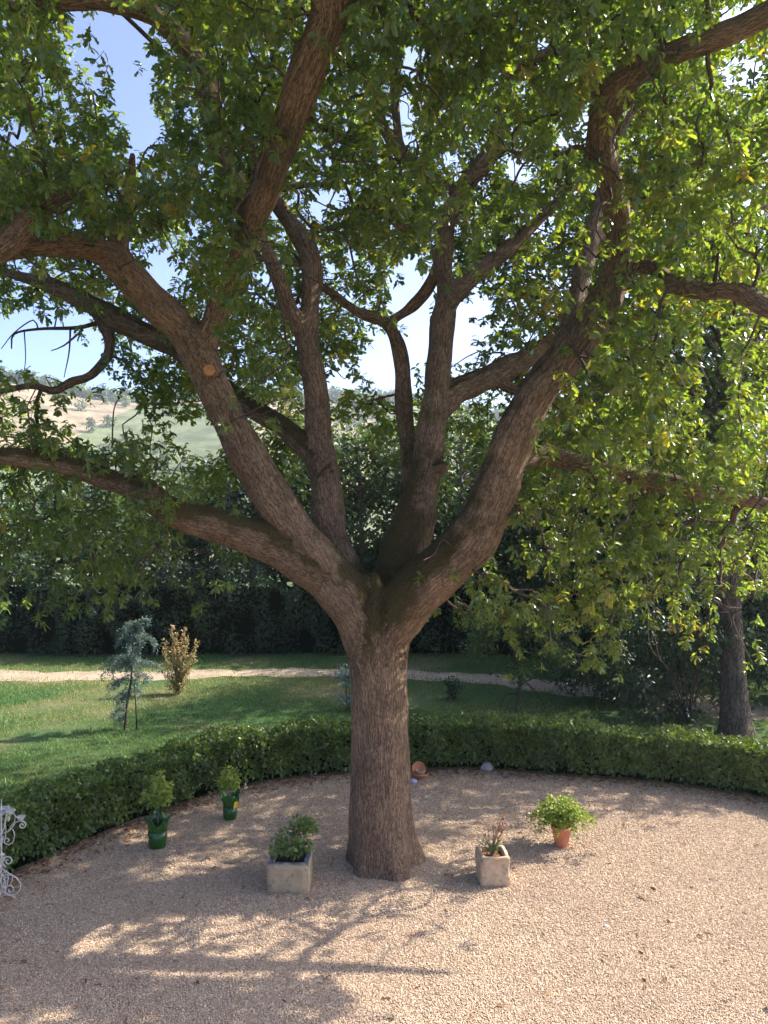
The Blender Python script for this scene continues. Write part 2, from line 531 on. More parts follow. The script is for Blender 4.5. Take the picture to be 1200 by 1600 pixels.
def make_terrain():
    rr = np.concatenate([np.linspace(0, 50, 12), np.linspace(56, 620, 70), np.linspace(680, 4000, 16)])
    na = 240
    aa = np.arange(na) * 2 * math.pi / na
    X = rr[:, None] * np.sin(aa); Y = rr[:, None] * np.cos(aa)
    Z = hill_h(X, Y)
    V = np.stack([X, Y, Z], -1).reshape(-1, 3)
    i = np.arange(len(rr) - 1)[:, None] * na
    k = np.arange(na)[None]; k2 = (k + 1) % na
    F = np.stack([i + k, i + na + k, i + na + k2, i + k2], -1).reshape(-1, 4)
    o = link('ground', mesh_np('ground', V, F, [M['terrain']], True))
    tag(o, 'green lawn running into fields on the slope across the valley', None, None, 'structure')
make_terrain()

# hedge foot line (front), from far left round to far right
HEDGE = [(-6.9, 3.0), (-6.3, 5.2), (-5.6, 7.4), (-4.75, 9.2), (-4.05, 10.5), (-3.0, 11.95), (-1.95, 12.85), (-0.7, 13.25), (1.1, 13.5), (2.2, 13.4), (3.25, 13.1), (4.25, 12.9), (5.2, 12.5), (6.0, 12.05), (7.4, 10.9), (8.6, 9.2), (9.2, 7.0)]
hedge_line = catmull([(x, y, 0) for x, y in HEDGE], 0.12)

# gravel court inside the hedge line
def make_court():
    hl = hedge_line[:, :2]
    pts = [(-7.4, -6.0)] + [tuple(p) for p in hl] + [(9.4, -6.0)]
    # widened a little so that it runs under the hedge
    c = np.array([0.5, 6.0])
    P = []
    for p in pts:
        p = np.array(p); P.append(p + (p - c) / np.linalg.norm(p - c) * 0.25)
    me = bpy.data.meshes.new('gravel_court')
    me.from_pydata([(p[0], p[1], 0.004) for p in P], [], [tuple(range(len(P) - 1, -1, -1))])
    me.materials.append(M['gravel_bed'])
    tag(link('gravel_court', me), 'pale gravel court inside the curved hedge', None, None, 'structure')
make_court()

def inside_court(x, y):
    hl = hedge_line
    poly = np.vstack([[-7.4, -6.0], hl[:, :2], [9.4, -6.0]])
    ins = np.zeros(len(x), bool)
    j = len(poly) - 1
    for i in range(len(poly)):
        xi, yi = poly[i]; xj, yj = poly[j]
        c = ((yi > y) != (yj > y)) & (x < (xj - xi) * (y - yi) / (yj - yi + 1e-12) + xi)
        ins ^= c
        j = i
    return ins

def make_pebbles():
    N = 560000
    d = 6.2 + (13.6 - 6.2) * rng.random(N) ** 1.25
    x = (rng.random(N) * 2 - 1) * 0.56 * d
    ok = inside_court(x, d)
    x, d = x[ok], d[ok]
    s = (0.0042 + 0.0052 * rng.random(len(x)) ** 1.6) * (1 + 0.05 * (d - 7))
    V = np.stack([x, d, 0.004 + s * 0.25 + 0.006 * rng.random(len(x))], 1)
    me = bpy.data.meshes.new('gravel_pebbles')
    me.vertices.add(len(V)); me.vertices.foreach_set('co', V.astype(np.float32).ravel())
    a = me.attributes.new('scl', 'FLOAT_VECTOR', 'POINT')
    sv = s[:, None] * np.stack([0.8 + .5 * rng.random(len(s)), 0.7 + .4 * rng.random(len(s)), 0.5 + .3 * rng.random(len(s))], 1)
    a.data.foreach_set('vector', sv.astype(np.float32).ravel())
    a = me.attributes.new('rot', 'FLOAT_VECTOR', 'POINT')
    rv = np.stack([rng.normal(0, .4, len(s)), rng.normal(0, .4, len(s)), rng.random(len(s)) * 6.28], 1)
    a.data.foreach_set('vector', rv.astype(np.float32).ravel())
    me.materials.append(M['pebble'])
    o = link('gravel_pebbles', me, None, None, 'stuff')
    tag(o, 'loose pale pinkish gravel pebbles covering the court', 'gravel')
    nt = bpy.data.node_groups.new('pebble_scatter', 'GeometryNodeTree')
    nt.interface.new_socket('Geometry', in_out='INPUT', socket_type='NodeSocketGeometry')
    nt.interface.new_socket('Geometry', in_out='OUTPUT', socket_type='NodeSocketGeometry')
    gi = nt.nodes.new('NodeGroupInput'); go = nt.nodes.new('NodeGroupOutput')
    ico = nt.nodes.new('GeometryNodeMeshIcoSphere'); ico.inputs['Radius'].default_value = 1.0; ico.inputs['Subdivisions'].default_value = 1
    sm = nt.nodes.new('GeometryNodeSetMaterial'); sm.inputs['Material'].default_value = M['pebble']
    iop = nt.nodes.new('GeometryNodeInstanceOnPoints')
    ra = nt.nodes.new('GeometryNodeInputNamedAttribute'); ra.data_type = 'FLOAT_VECTOR'; ra.inputs['Name'].default_value = 'rot'
    sa = nt.nodes.new('GeometryNodeInputNamedAttribute'); sa.data_type = 'FLOAT_VECTOR'; sa.inputs['Name'].default_value = 'scl'
    L = nt.links.new
    L(ico.outputs['Mesh'], sm.inputs['Geometry'])
    L(gi.outputs[0], iop.inputs['Points']); L(sm.outputs[0], iop.inputs['Instance'])
    L(ra.outputs['Attribute'], iop.inputs['Rotation']); L(sa.outputs['Attribute'], iop.inputs['Scale'])
    L(iop.outputs[0], go.inputs[0])
    md = o.modifiers.new('scatter', 'NODES'); md.node_group = nt
make_pebbles()

# garden path
def strip(name, pts, width, z, mat, label):
    C = catmull([(x, y, z, w) for (x, y), w in zip(pts, width)], 0.4)
    T, N, B = frames(C[:, :3])
    side = np.stack([-T[:, 1], T[:, 0], np.zeros(len(T))], 1)
    wl = C[:, 3] * (0.5 + 0.10 * np.sin(np.arange(len(C)) * .9) + .08 * np.sin(np.arange(len(C)) * 2.3 + 1))
    wr = C[:, 3] * (0.5 + 0.10 * np.sin(np.arange(len(C)) * .7 + 2) + .08 * np.sin(np.arange(len(C)) * 1.9))
    V = np.vstack([C[:, :3] + side * wl[:, None], C[:, :3] - side * wr[:, None]])
    n = len(C)
    F = np.array([(i + n, i + n + 1, i + 1, i) for i in range(n - 1)])
    o = link(name, mesh_np(name, V, F, [mat]))
    return tag(o, label, None, None, 'structure')
PATH = [(-20, 22.3), (-14, 21.6), (-8, 21.2), (-3, 21.7), (1, 21.4), (4, 20.2), (6.3, 18.8), (8.5, 17.3), (12, 15.5), (17, 14)]
strip('garden_path', PATH, [1.2, 1.3, 1.2, 1.0, 1.1, 1.4, 1.7, 1.9, 2.0, 2.0], 0.006, M['path'], 'sandy path curving behind the lawn')
path_line = catmull([(x, y, 0) for x, y in PATH], 0.3)

# lawn grass blades
def make_grass():
    N = 210000
    d = 12.2 + (25 - 12.2) * rng.random(N) ** 1.1
    x = (rng.random(N) * 2 - 1) * 0.62 * d
    ok = ~inside_court(x, d)
    dd = np.min(np.abs(x[:, None] - path_line[None, ::2, 0]) + np.abs(d[:, None] - path_line[None, ::2, 1]), axis=1)
    ok &= (dd > 0.10 + .75 * rng.random(N))
    bare = np.sin(x * .9 + 1.3) + np.sin(d * 1.1 + x * .4) + np.sin(x * 2.3 - d * 1.7) * .6 + rng.normal(0, .5, N)
    dry = np.exp(-((x + 5.9) / 1.8) ** 2 - ((d - 18.6) / 1.0) ** 2) + .9 * np.exp(-((x + 7.5) / 2.0) ** 2 - ((d - 17.6) / .7) ** 2) + .8 * np.exp(-((x - 4.5) / 2.2) ** 2 - ((d - 17.3) / 1.4) ** 2)
    bare = bare + 1.8 * dry
    ok &= bare < 1.7
    x, d, bare = x[ok], d[ok], bare[ok]
    P = np.stack([x, d, np.zeros(len(x))], 1)
    D = unit(np.stack([rng.normal(0, .45, len(x)), rng.normal(0, .45, len(x)), np.ones(len(x))], 1))
    Nn = rand_dirs(len(x))
    S = 0.03 + 0.042 * rng.random(len(x))
    S *= np.where(rng.random(len(x)) < .02, 1.8, 1)
    tint = np.clip(.65 * np.exp(-((d - 21.0) / 1.9) ** 2) * (x < -1) + .25 * dry[ok] + 0.45 * rng.random(len(x)) + 0.22 * np.clip(bare, -1, 2) + .15, 0, 1)  # straw-dry band near the path, its sunlit brightness put into the tint
    V = np.array([(0, .09, 0), (0, -.09, 0), (.6, .06, 0.04), (.6, -.06, .04), (1, 0, -.12)])
    F = np.array([(0, 1, 3), (0, 3, 2), (2, 3, 4)])
    o = leaf_object('lawn_grass', P, D, Nn, S, (V, F), M['grass'], None, tint)
    tag(o, 'short green grass blades of the lawn', 'grass')
make_grass()

# ------------------------------------------------------------------ the oak
# limbs: rows of (x, y, distance, width) read off the photograph, turned into points and radii in metres
LIMBS = {
 'trunk': [(600, 1395, 9.9, 168), (600, 1368, 9.9, 138), (598, 1338, 9.9, 119), (596, 1300, 9.9, 109), (595, 1240, 9.9, 102), (594, 1150, 9.9, 96), (592, 1080, 9.9, 96), (590, 1030, 9.9, 102), (590, 990, 9.9, 112), (592, 955, 9.9, 112), (596, 925, 9.95, 80)],
 'l1': [(588, 1085, 9.9, 74), (584, 1035, 9.88, 84), (573, 988, 9.86, 92), (551, 944, 9.8, 98), (511, 896, 9.75, 90), (472, 848, 9.7, 80), (415, 758, 9.6, 72), (365, 670, 9.5, 66), (332, 605, 9.4, 62), (312, 555, 9.3, 66), (285, 512, 9.2, 66), (235, 470, 9.0, 63), (190, 420, 8.8, 60), (150, 388, 8.6, 50), (90, 382, 8.3, 42), (20, 388, 8.0, 40), (-60, 400, 7.6, 40), (-150, 380, 7.3, 30), (-260, 330, 7.0, 16)],
 'l1c': [(-60, 400, 7.6, 40), (-12, 392, 7.6, 54), (25, 368, 7.6, 47), (55, 328, 7.6, 38), (100, 304, 7.7, 30), (150, 290, 7.8, 20), (185, 268, 7.9, 11), (215, 262, 7.9, 5)],
 'l1s': [(195, 425, 8.8, 34), (188, 380, 8.75, 34), (192, 330, 8.7, 30), (203, 280, 8.65, 22), (208, 240, 8.6, 12)],
 'l1b': [(315, 560, 9.3, 50), (335, 505, 9.2, 46), (355, 450, 9.0, 46), (380, 395, 8.7, 50), (395, 345, 8.4, 54), (420, 280, 8.0, 58), (447, 200, 7.6, 60), (480, 115, 7.2, 64), (508, 45, 6.9, 72), (515, 0, 6.7, 72), (490, -50, 6.5, 60), (440, -120, 6.3, 50), (400, -220, 6.1, 30)],
 'l1d': [(512, 25, 6.8, 44), (560, -20, 6.6, 40), (640, -80, 6.4, 34), (720, -160, 6.2, 18)],
 'l8': [(395, 345, 8.4, 44), (360, 270, 8.5, 44), (333, 200, 8.5, 44), (322, 130, 8.4, 42), (295, 80, 8.3, 42), (240, 25, 8.1, 38), (170, 2, 7.9, 36), (90, 3, 7.7, 30), (20, 10, 7.6, 22), (-60, 0, 7.5, 12)],
 'l2': [(560, 960, 9.8, 40), (500, 900, 9.7, 72), (430, 852, 9.6, 74), (350, 825, 9.4, 62), (280, 805, 9.2, 56), (215, 765, 9.0, 46), (160, 745, 8.9, 40), (90, 725, 8.7, 38), (0, 712, 8.5, 34), (-100, 695, 8.3, 28), (-220, 660, 8.1, 14)],
 'l3': [(575, 970, 10.05, 50), (537, 895, 10.2, 70), (515, 830, 10.3, 62), (508, 760, 10.4, 58), (500, 680, 10.5, 48), (492, 600, 10.6, 46), (480, 530, 10.7, 44), (484, 480, 10.8, 38), (487, 430, 10.9, 38), (478, 385, 11.0, 38), (452, 345, 11.1, 33), (425, 308, 11.2, 28), (400, 260, 11.3, 22), (390, 190, 11.4, 12)],
 'l3b': [(482, 540, 10.7, 34), (455, 490, 10.6, 32), (438, 440, 10.5, 30), (420, 400, 10.4, 26), (405, 350, 10.3, 18), (410, 280, 10.2, 10)],
 'l3c': [(505, 735, 10.4, 44), (450, 672, 10.6, 40), (395, 640, 10.8, 34), (335, 590, 11.0, 36), (275, 545, 11.1, 40), (205, 510, 11.2, 42), (140, 475, 11.3, 38), (75, 445, 11.4, 28), (10, 425, 11.5, 18), (-60, 400, 11.5, 10)],
 'l3e': [(150, 495, 11.3, 22), (170, 528, 11.2, 21), (166, 560, 11.1, 20), (140, 588, 10.9, 17), (112, 596, 10.8, 18), (85, 610, 10.7, 15), (50, 602, 10.6, 15), (0, 612, 10.4, 12), (-60, 620, 10.2, 8)],
 'l4': [(598, 990, 10.0, 50), (615, 920, 10.2, 92), (637, 850, 10.3, 84), (660, 760, 10.4, 62), (675, 670, 10.5, 52), (685, 580, 10.6, 46), (692, 500, 10.7, 46), (702, 450, 10.75, 44)],
 'l4a': [(702, 475, 10.7, 40), (692, 410, 10.8, 34), (702, 340, 10.8, 36), (728, 285, 10.7, 36), (765, 240, 10.6, 34), (787, 180, 10.4, 28), (790, 120, 10.2, 26), (825, 92, 10, 22), (880, 75, 9.8, 18), (940, 40, 9.6, 10)],
 'l4b': [(700, 475, 10.7, 36), (730, 440, 10.8, 34), (768, 408, 10.9, 33), (805, 380, 11, 28), (850, 335, 11.2, 20), (890, 290, 11.4, 12)],
 'l4t': [(788, 150, 10.3, 22), (795, 60, 10.2, 18), (800, -40, 10, 14), (790, -140, 9.8, 8)],
 'l4c': [(720, 300, 10.75, 20), (640, 252, 10.9, 26), (605, 210, 10.8, 22), (588, 150, 10.7, 18), (600, 80, 10.5, 14), (615, 0, 10.3, 10)],
 'l4d': [(632, 240, 10.9, 18), (619, 190, 10.8, 18), (618, 110, 10.7, 16), (640, 40, 10.6, 10)],
 'l5': [(628, 880, 10.5, 50), (640, 790, 10.8, 40), (640, 700, 11, 34), (630, 640, 11.1, 32), (628, 570, 11.2, 30), (618, 525, 11.2, 28), (598, 500, 11.2, 24), (560, 488, 11.2, 20), (520, 460, 11.2, 17), (480, 425, 11.3, 12), (450, 380, 11.4, 8)],
 'l5b': [(605, 505, 11.2, 22), (640, 482, 11.1, 24), (668, 450, 11, 26), (685, 415, 10.9, 24)],
 'l6': [(680, 655, 10.5, 36), (710, 615, 10.7, 50), (745, 598, 10.8, 46), (790, 575, 11, 42), (822, 562, 11.1, 38), (850, 540, 11.2, 26), (880, 515, 11.3, 20), (930, 470, 11.5, 12)],
 'l6b': [(770, 590, 10.9, 24), (800, 608, 10.9, 24), (822, 608, 10.8, 20), (838, 590, 10.8, 10)],
 'l7': [(594, 1085, 9.9, 74), (598, 1035, 9.88, 84), (608, 985, 9.83, 92), (640, 936, 9.7, 98), (701, 880, 9.55, 97), (745, 828, 9.4, 88), (777, 760, 9.25, 82), (802, 690, 9.1, 75), (840, 610, 8.95, 70), (890, 550, 8.8, 68), (932, 490, 8.65, 66), (957, 440, 8.55, 60), (968, 395, 8.5, 52), (967, 345, 8.4, 46), (957, 300, 8.2, 48), (937, 230, 7.9, 52), (948, 170, 7.6, 58), (985, 120, 7.3, 56), (1050, 82, 7.0, 46), (1120, 57, 6.8, 46), (1200, 22, 6.6, 44), (1300, -40, 6.4, 36), (1400, -120, 6.2, 18)],
 'l7b': [(860, 590, 8.95, 40), (893, 500, 9.2, 38), (910, 430, 9.4, 35), (925, 370, 9.6, 32), (938, 310, 9.8, 26), (960, 240, 10, 18), (990, 170, 10.2, 10)],
 'l7c': [(800, 725, 9.4, 44), (850, 712, 9.7, 40), (930, 730, 9.8, 36), (1000, 745, 9.8, 38), (1080, 765, 9.7, 36), (1170, 782, 9.6, 28), (1260, 800, 9.5, 20), (1350, 810, 9.4, 10)],
 'l7d': [(957, 445, 8.55, 34), (1010, 415, 8.4, 26), (1050, 442, 8.2, 32), (1100, 456, 8.0, 34), (1150, 456, 7.8, 34), (1200, 480, 7.6, 36), (1280, 510, 7.4, 32), (1380, 520, 7.2, 18)],
 'l7e': [(895, 562, 8.8, 20), (950, 555, 8.7, 18), (985, 548, 8.7, 14), (1030, 540, 8.7, 8)],
 'l9': [(925, 370, 9.6, 22), (1020, 380, 10, 20), (1140, 360, 10.3, 18), (1200, 325, 10.5, 16), (1290, 280, 10.7, 10)],
}
MAIN = {'trunk', 'l1', 'l1c', 'l1s', 'l1b', 'l1d', 'l2', 'l3', 'l3b', 'l3c', 'l3e', 'l4', 'l4a', 'l4b', 'l4c', 'l5', 'l5b', 'l6', 'l6b', 'l7', 'l7b', 'l7c', 'l7d', 'l8', 'l4d', 'l4t', 'l7e', 'l9'}
PARTS = {'trunk': 'trunk'}

oak = thing('oak_tree', 'huge old oak with spreading mossy limbs rising from the gravel court', 'tree', (at(598, 1350, 9.9).x, 9.9, 0))
OAK_LOC = np.array(oak.location)

chains = {}
for key, rows in LIMBS.items():
    pts = []
    for (x, y, d, w) in rows:
        p = at(x, y, d)
        pts.append((p.x, p.y, p.z, 0.5 * w * d / FPX * (.94 if key == 'trunk' else .88) - .006))
    C = catmull(pts, 0.06)
    # slow sideways wander and swelling so that no limb is a clean pipe
    s = np.arange(len(C)) * 0.06
    ph = rng.random(6) * 6.28
    if key != 'trunk':
        C[:, 0] += 0.009 * np.sin(s * 4.1 + ph[0]) * np.minimum(1, s); C[:, 2] += 0.009 * np.sin(s * 3.3 + ph[1]) * np.minimum(1, s)
    if key != 'trunk': C[:, 3] *= 1 + 0.03 * np.sin(s * 5.0 + ph[2]) + 0.03 * np.sin(s * 9.3 + ph[3])
    C[:, 3] = np.maximum(C[:, 3], 0.012)
    chains[key] = C

def make_oak_wood():
    V, F, off = [], [], 0
    for key, C in chains.items():
        n = 20
        # flare and buttresses at the foot
        P = C[:, :3]
        T, N, B = frames(P)
        a = np.arange(n) * 2 * math.pi / n
        rad = np.repeat(C[:, 3][:, None], n, 1)
        if key == 'trunk':
            foot = np.clip(1 - P[:, 2] / 0.75, 0, 1)[:, None] ** 1.6
            rad = rad * (1 + foot * 0.16 * np.sin(a[None] * 5 + 0.6) + foot * .07 * np.sin(a[None] * 3))
            rad = rad * (1 + 0.02 * np.sin(a[None] * 4 + P[:, 2][:, None] * .8))
        W = P[:, None] + rad[..., None] * (np.cos(a)[None, :, None] * N[:, None] + np.sin(a)[None, :, None] * B[:, None])
        V.append(W.reshape(-1, 3))
        m = len(P)
        for i in range(m - 1):
            for k in range(n):
                F.append((off + i * n + k, off + i * n + (k + 1) % n, off + (i + 1) * n + (k + 1) % n, off + (i + 1) * n + k))
        F.append(tuple(off + k for k in range(n - 1, -1, -1)))
        F.append(tuple(off + (m - 1) * n + k for k in range(n)))
        off += m * n
    V = np.vstack(V)
    # knots and burrs
    bm = bmesh.new()
    for (x, y, d, r) in [(582, 905, 9.70, .12), (592, 922, 9.62, .09), (770, 820, 9.15, .08), (800, 800, 9.2, .05), (430, 840, 9.5, .06), (318, 585, 9.25, .10), (690, 730, 10.2, .10), (232, 762, 8.95, .11), (958, 470, 8.5, .1), (300, 525, 9.15, .15), (820, 560, 11.0, .14), (1045, 445, 8.1, .1)]:
        p = at(x, y, d)
        bmesh.ops.create_icosphere(bm, subdivisions=2, radius=r, matrix=Matrix.Translation(p))
    kv = np.array([tuple(v.co) for v in bm.verts]); bm.verts.index_update()
    kf = [tuple(v.index + len(V) for v in f.verts) for f in bm.faces]
    bm.free()
    me = bpy.data.meshes.new('oak_raw')
    me.from_pydata(np.vstack([V, kv]).tolist(), [], F + kf)
    ob = bpy.data.objects.new('oak_raw', me)
    COL.objects.link(ob)
    md = ob.modifiers.new('r', 'REMESH'); md.mode = 'VOXEL'; md.voxel_size = 0.021
    sm = ob.modifiers.new('s', 'SMOOTH'); sm.factor = 0.5; sm.iterations = 7
    dg = bpy.context.evaluated_depsgraph_get()
    ev = ob.evaluated_get(dg).to_mesh()
    nv = len(ev.vertices)
    co = np.empty(nv * 3, np.float32); ev.vertices.foreach_get('co', co); co = co.reshape(-1, 3).astype(float)
    nl = len(ev.loops); li = np.empty(nl, np.int32); ev.loops.foreach_get('vertex_index', li)
    ls = np.empty(len(ev.polygons), np.int32); ev.polygons.foreach_get('loop_start', ls)
    quads = li.reshape(-1, 4) if nl == 4 * len(ls) else None
    ob.evaluated_get(dg).to_mesh_clear()
    bpy.data.objects.remove(ob, do_unlink=True)
    # let the joints flow into one another
    E = np.vstack([quads[:, [0, 1]], quads[:, [1, 2]], quads[:, [2, 3]], quads[:, [3, 0]]])
    deg = np.bincount(E[:, 0], minlength=nv).astype(float) + np.bincount(E[:, 1], minlength=nv)
    wj = np.zeros(nv)
    joints = [(at(590, 965, 9.85), .62), (at(545, 905, 9.8), .45), (at(660, 915, 9.75), .45)]
    for key, C in chains.items():
        if key not in ('trunk', 'l1', 'l7'): joints.append((Vector(C[2, :3]), 2.2 * C[2, 3]))
    for c, r in joints:
        wj = np.maximum(wj, np.exp(-((co - np.array(c)) ** 2).sum(1) / (r * r)))
    for it in range(45):
        av = np.stack([np.bincount(E[:, 0], co[E[:, 1], k], nv) + np.bincount(E[:, 1], co[E[:, 0], k], nv) for k in range(3)], 1) / deg[:, None]
        co = co + (wj * .75)[:, None] * (av - co)
    # nearest skeleton sample (surface distance) for every vertex
    keys = list(chains)
    SP, SR, ST, SN, SB, SS, SK = [], [], [], [], [], [], []
    for ki, key in enumerate(keys):
        C = chains[key][::2]
        T, N, B = frames(C[:, :3])
        SP.append(C[:, :3]); SR.append(C[:, 3]); ST.append(T); SN.append(N); SB.append(B)
        SS.append(np.arange(len(C)) * .12 + ki * 7.3); SK.append(np.full(len(C), ki))
    SP, SR, ST, SN, SB, SS, SK = [np.concatenate(q) for q in (SP, SR, ST, SN, SB, SS, SK)]
    idx = np.empty(nv, np.int64)
    for c0 in range(0, nv, 4000):
        q = co[c0:c0 + 4000]
        d2 = (q ** 2).sum(1)[:, None] - 2 * q @ SP.T + (SP ** 2).sum(1)[None]
        jit = np.stack([.030 * np.sin(q[:, 0] * 19 + k * 2.1) * np.sin(q[:, 1] * 17 + k) * np.sin(q[:, 2] * 21 + 1.7 * k) + .022 * np.sin(q[:, 0] * 53 + k) * np.sin(q[:, 2] * 47 + 2 * k + q[:, 1] * 40) for k in range(len(keys))], 1)
        idx[c0:c0 + 4000] = np.argmin(np.sqrt(np.maximum(d2, 0)) - SR[None] + jit[:, SK], axis=1)
    rel = co - SP[idx]
    al = (rel * ST[idx]).sum(1) + SS[idx]
    u = (rel * SN[idx]).sum(1); w = (rel * SB[idx]).sum(1)
    bark = np.stack([u, w, al * 0.15], 1)
    # lumps
    nrm = unit(rel - (rel * ST[idx]).sum(1, keepdims=True) * ST[idx])
    x, y, z = co.T
    disp = 0.010 * np.sin(x * 7 + 2 * np.sin(z * 3)) * np.sin(y * 8 + z * 2.2) + 0.007 * np.sin(x * 17 + z * 5) * np.sin(y * 15 - z * 3.7)
    ridge = 0.006 * np.sin(u / np.maximum(SR[idx], .05) * 9 + 3 * np.sin(al * 1.7)) * np.sin(w / np.maximum(SR[idx], .05) * 8 + 2 * np.sin(al * 1.3 + 1))
    co = co + nrm * ((disp + ridge) * np.clip(SR[idx] / .15, .2, 1))[:, None]
    moss = np.zeros(nv)
    fork = np.exp(-((co[:, 0] - at(600, 940, 9.7).x) ** 2 / .35 + (co[:, 2] - 3.4) ** 2 / .5))
    moss += 0.36 * fork
    moss += np.where(np.isin(SK[idx], [keys.index(k) for k in ('l2', 'l3c')]), 0.32, 0)
    moss += np.where(np.isin(SK[idx], [keys.index(k) for k in ('l4', 'l7', 'l5')]) , 0.28, 0) * np.clip((6.6 - co[:, 2]) / 1.6, 0, 1)
    moss += np.where((SK[idx] == 0) & (np.abs(co[:, 0] - OAK_LOC[0]) < .25), .16, 0) * np.clip((co[:, 2] - .8) / 1.5, 0, 1)
    moss -= 0.45 * np.clip((co[:, 2] - 6.4) / 1.6, 0, 1)
    # split into the trunk and each limb; a vertex normal field shared by all keeps the seams smooth
    me = mesh_np('oak_all', co, quads, [M['bark']], True)
    vn = np.empty(nv * 3, np.float32); me.vertex_normals.foreach_get('vector', vn); vn = vn.reshape(-1, 3)
    bpy.data.meshes.remove(me)
    group_of = {'trunk': 0}
    first = {'l1': 1, 'l1c': 1, 'l1s': 1, 'l1b': 2, 'l1d': 2, 'l8': 3, 'l2': 4, 'l3': 5, 'l3b': 5, 'l3c': 6, 'l3e': 6, 'l4': 7, 'l4a': 7, 'l4b': 7, 'l4t': 7, 'l4c': 7, 'l4d': 7, 'l5': 8, 'l5b': 8, 'l6': 9, 'l6b': 9, 'l7': 10, 'l7b': 11, 'l7e': 10, 'l7c': 12, 'l7d': 13, 'l9': 11}
    gk = np.array([0 if k == 'trunk' else first[k] for k in keys])
    fg = gk[SK[idx[quads[:, 0]]]]
    for gi in range(14):
        sel = quads[fg == gi]
        if not len(sel): continue
        vid, inv = np.unique(sel, return_inverse=True)
        nm = 'trunk' if gi == 0 else 'limb'
        pm = mesh_np(nm, co[vid] - OAK_LOC, inv.reshape(-1, 4), [M['bark']], True,
                     {'bark': ('FLOAT_VECTOR', bark[vid]), 'moss': ('FLOAT', moss[vid])})
        pm.normals_split_custom_set_from_vertices(vn[vid].tolist())
        o = link(nm, pm, oak)
        if gi == 4: o['label'] = 'low limb with moss along its top'
    # sawn stump of a lost branch
    p = at(327, 578, 9.12)
    m = MB()
    m.lathe([(.062, -.10), (.070, -.03), (.066, -0.004), (.060, 0.0)], 18)
    c = m.build('sawn_stub', M['cut_wood'], oak, False)
    c.location = np.array(p) - OAK_LOC
    c.rotation_euler = Vector((0.25, -1, -.05)).to_track_quat('Z', 'Y').to_euler()
    c['label'] = 'orange sawn end of a removed branch'
make_oak_wood()

# ---- foliage layout: how thick the leaves stand in 50-pixel cells of the view, in front of and behind the limbs
NEAR = """
321012465126777678876300
410001475025777567885430 
320001474024665458414654
221001574024665358226765
112201574135554246156765
777763673135653243156655
777544662135663332156544
333213662135654333477655
322101554123332133574334
221000344012000022354445
000000145001000012245556
000000055100000001256535
111000044100000001367525
234320010000000002477636
456641000000000013578647
333552000000000026777777
555532100000000266888888
556654320000013688888888
233431100000005788787677
000000000000003566733355
000000000000000003500002
""".split()
FAR = """
763123465467657888888645
851013575566536767777754
874024676676446547888755
885314787776457558888776
457615788777556666788888
788876788647877567788888
777886787547887777788767
777765787667777788788878
777633666767347777888888
566753555677226577788888
112665776677113577788878
114677777653133677788757
555677777765465666888746
321362117735776557888757
665242578000000567776657
000000000000000000777777
000000000000000000666666
000000000000000000455555
000000000000000000122333
000000000000000000000000
000000000000000000000000
""".split()
assert all(len(r) == 24 for r in NEAR + FAR), [len(r) for r in NEAR + FAR]

GAPS = [(165, 45, 72, 42), (215, 105, 32, 45), (222, 205, 26, 55), (250, 425, 28, 42), (510, 312, 38, 26), (640, 450, 38, 52), (600, 560, 36, 52), (722, 530, 24, 52), (55, 535, 80, 55), (20, 212, 45, 18), (640, 90, 14, 38), (630, 195, 18, 48), (700, 250, 22, 14), (835, 62, 16, 20), (815, 265, 28, 20), (820, 140, 18, 16), (1160, 110, 40, 28), (1165, 20, 35, 20), (150, 660, 75, 32), (300, 685, 50, 30), (545, 680, 22, 22), (120, 575, 50, 30), (1112, 600, 26, 95), (525, 600, 22, 30), (745, 480, 18, 30), (1060, 545, 18, 28), (430, 330, 10, 20), (880, 225, 20, 14), (560, 660, 30, 12), (720, 640, 22, 22)]
clumps = []          # (x, y, z, spread, n, near?)
def put_clumps(cx, cy, dens, near):
    if dens <= 0: return
    k = 1 if dens < 4 else 2
    for _ in range(k):
        x = cx + rng.uniform(-32, 32); y = cy + rng.uniform(-32, 32)
        if near:
            d = 6.9 + np.clip(y, -500, 1000) / 1000 * 2.3 + rng.uniform(-.7, .7)
            if y > 700 and x > 700: d = rng.uniform(8.9, 11.2)
            if y > 780 and x < 500: d = rng.uniform(8.6, 11.5)
            if y > 660 and y < 800 and x < 330: d = rng.uniform(8.3, 9.2)
            n = dens * (5.6 if (y > 650 and x > 700) else 3.4) / k
        else:
            d = rng.uniform(10.4, 14.2) - max(0, (300 - y)) * .0028
            n = dens * 5.6 / k
        p = at(x, y, d)
        if p.z > 15 or p.z < 2.2: continue
        clumps.append((p.x, p.y, p.z, rng.uniform(.12, .22) * (1 if near else 1.25), n, near))
for r in range(21):
    for c in range(24):
        put_clumps(c * 50 + 25, r * 50 + 25, int(NEAR[r][c]), True)
        put_clumps(c * 50 + 25, r * 50 + 25, int(FAR[r][c]), False)
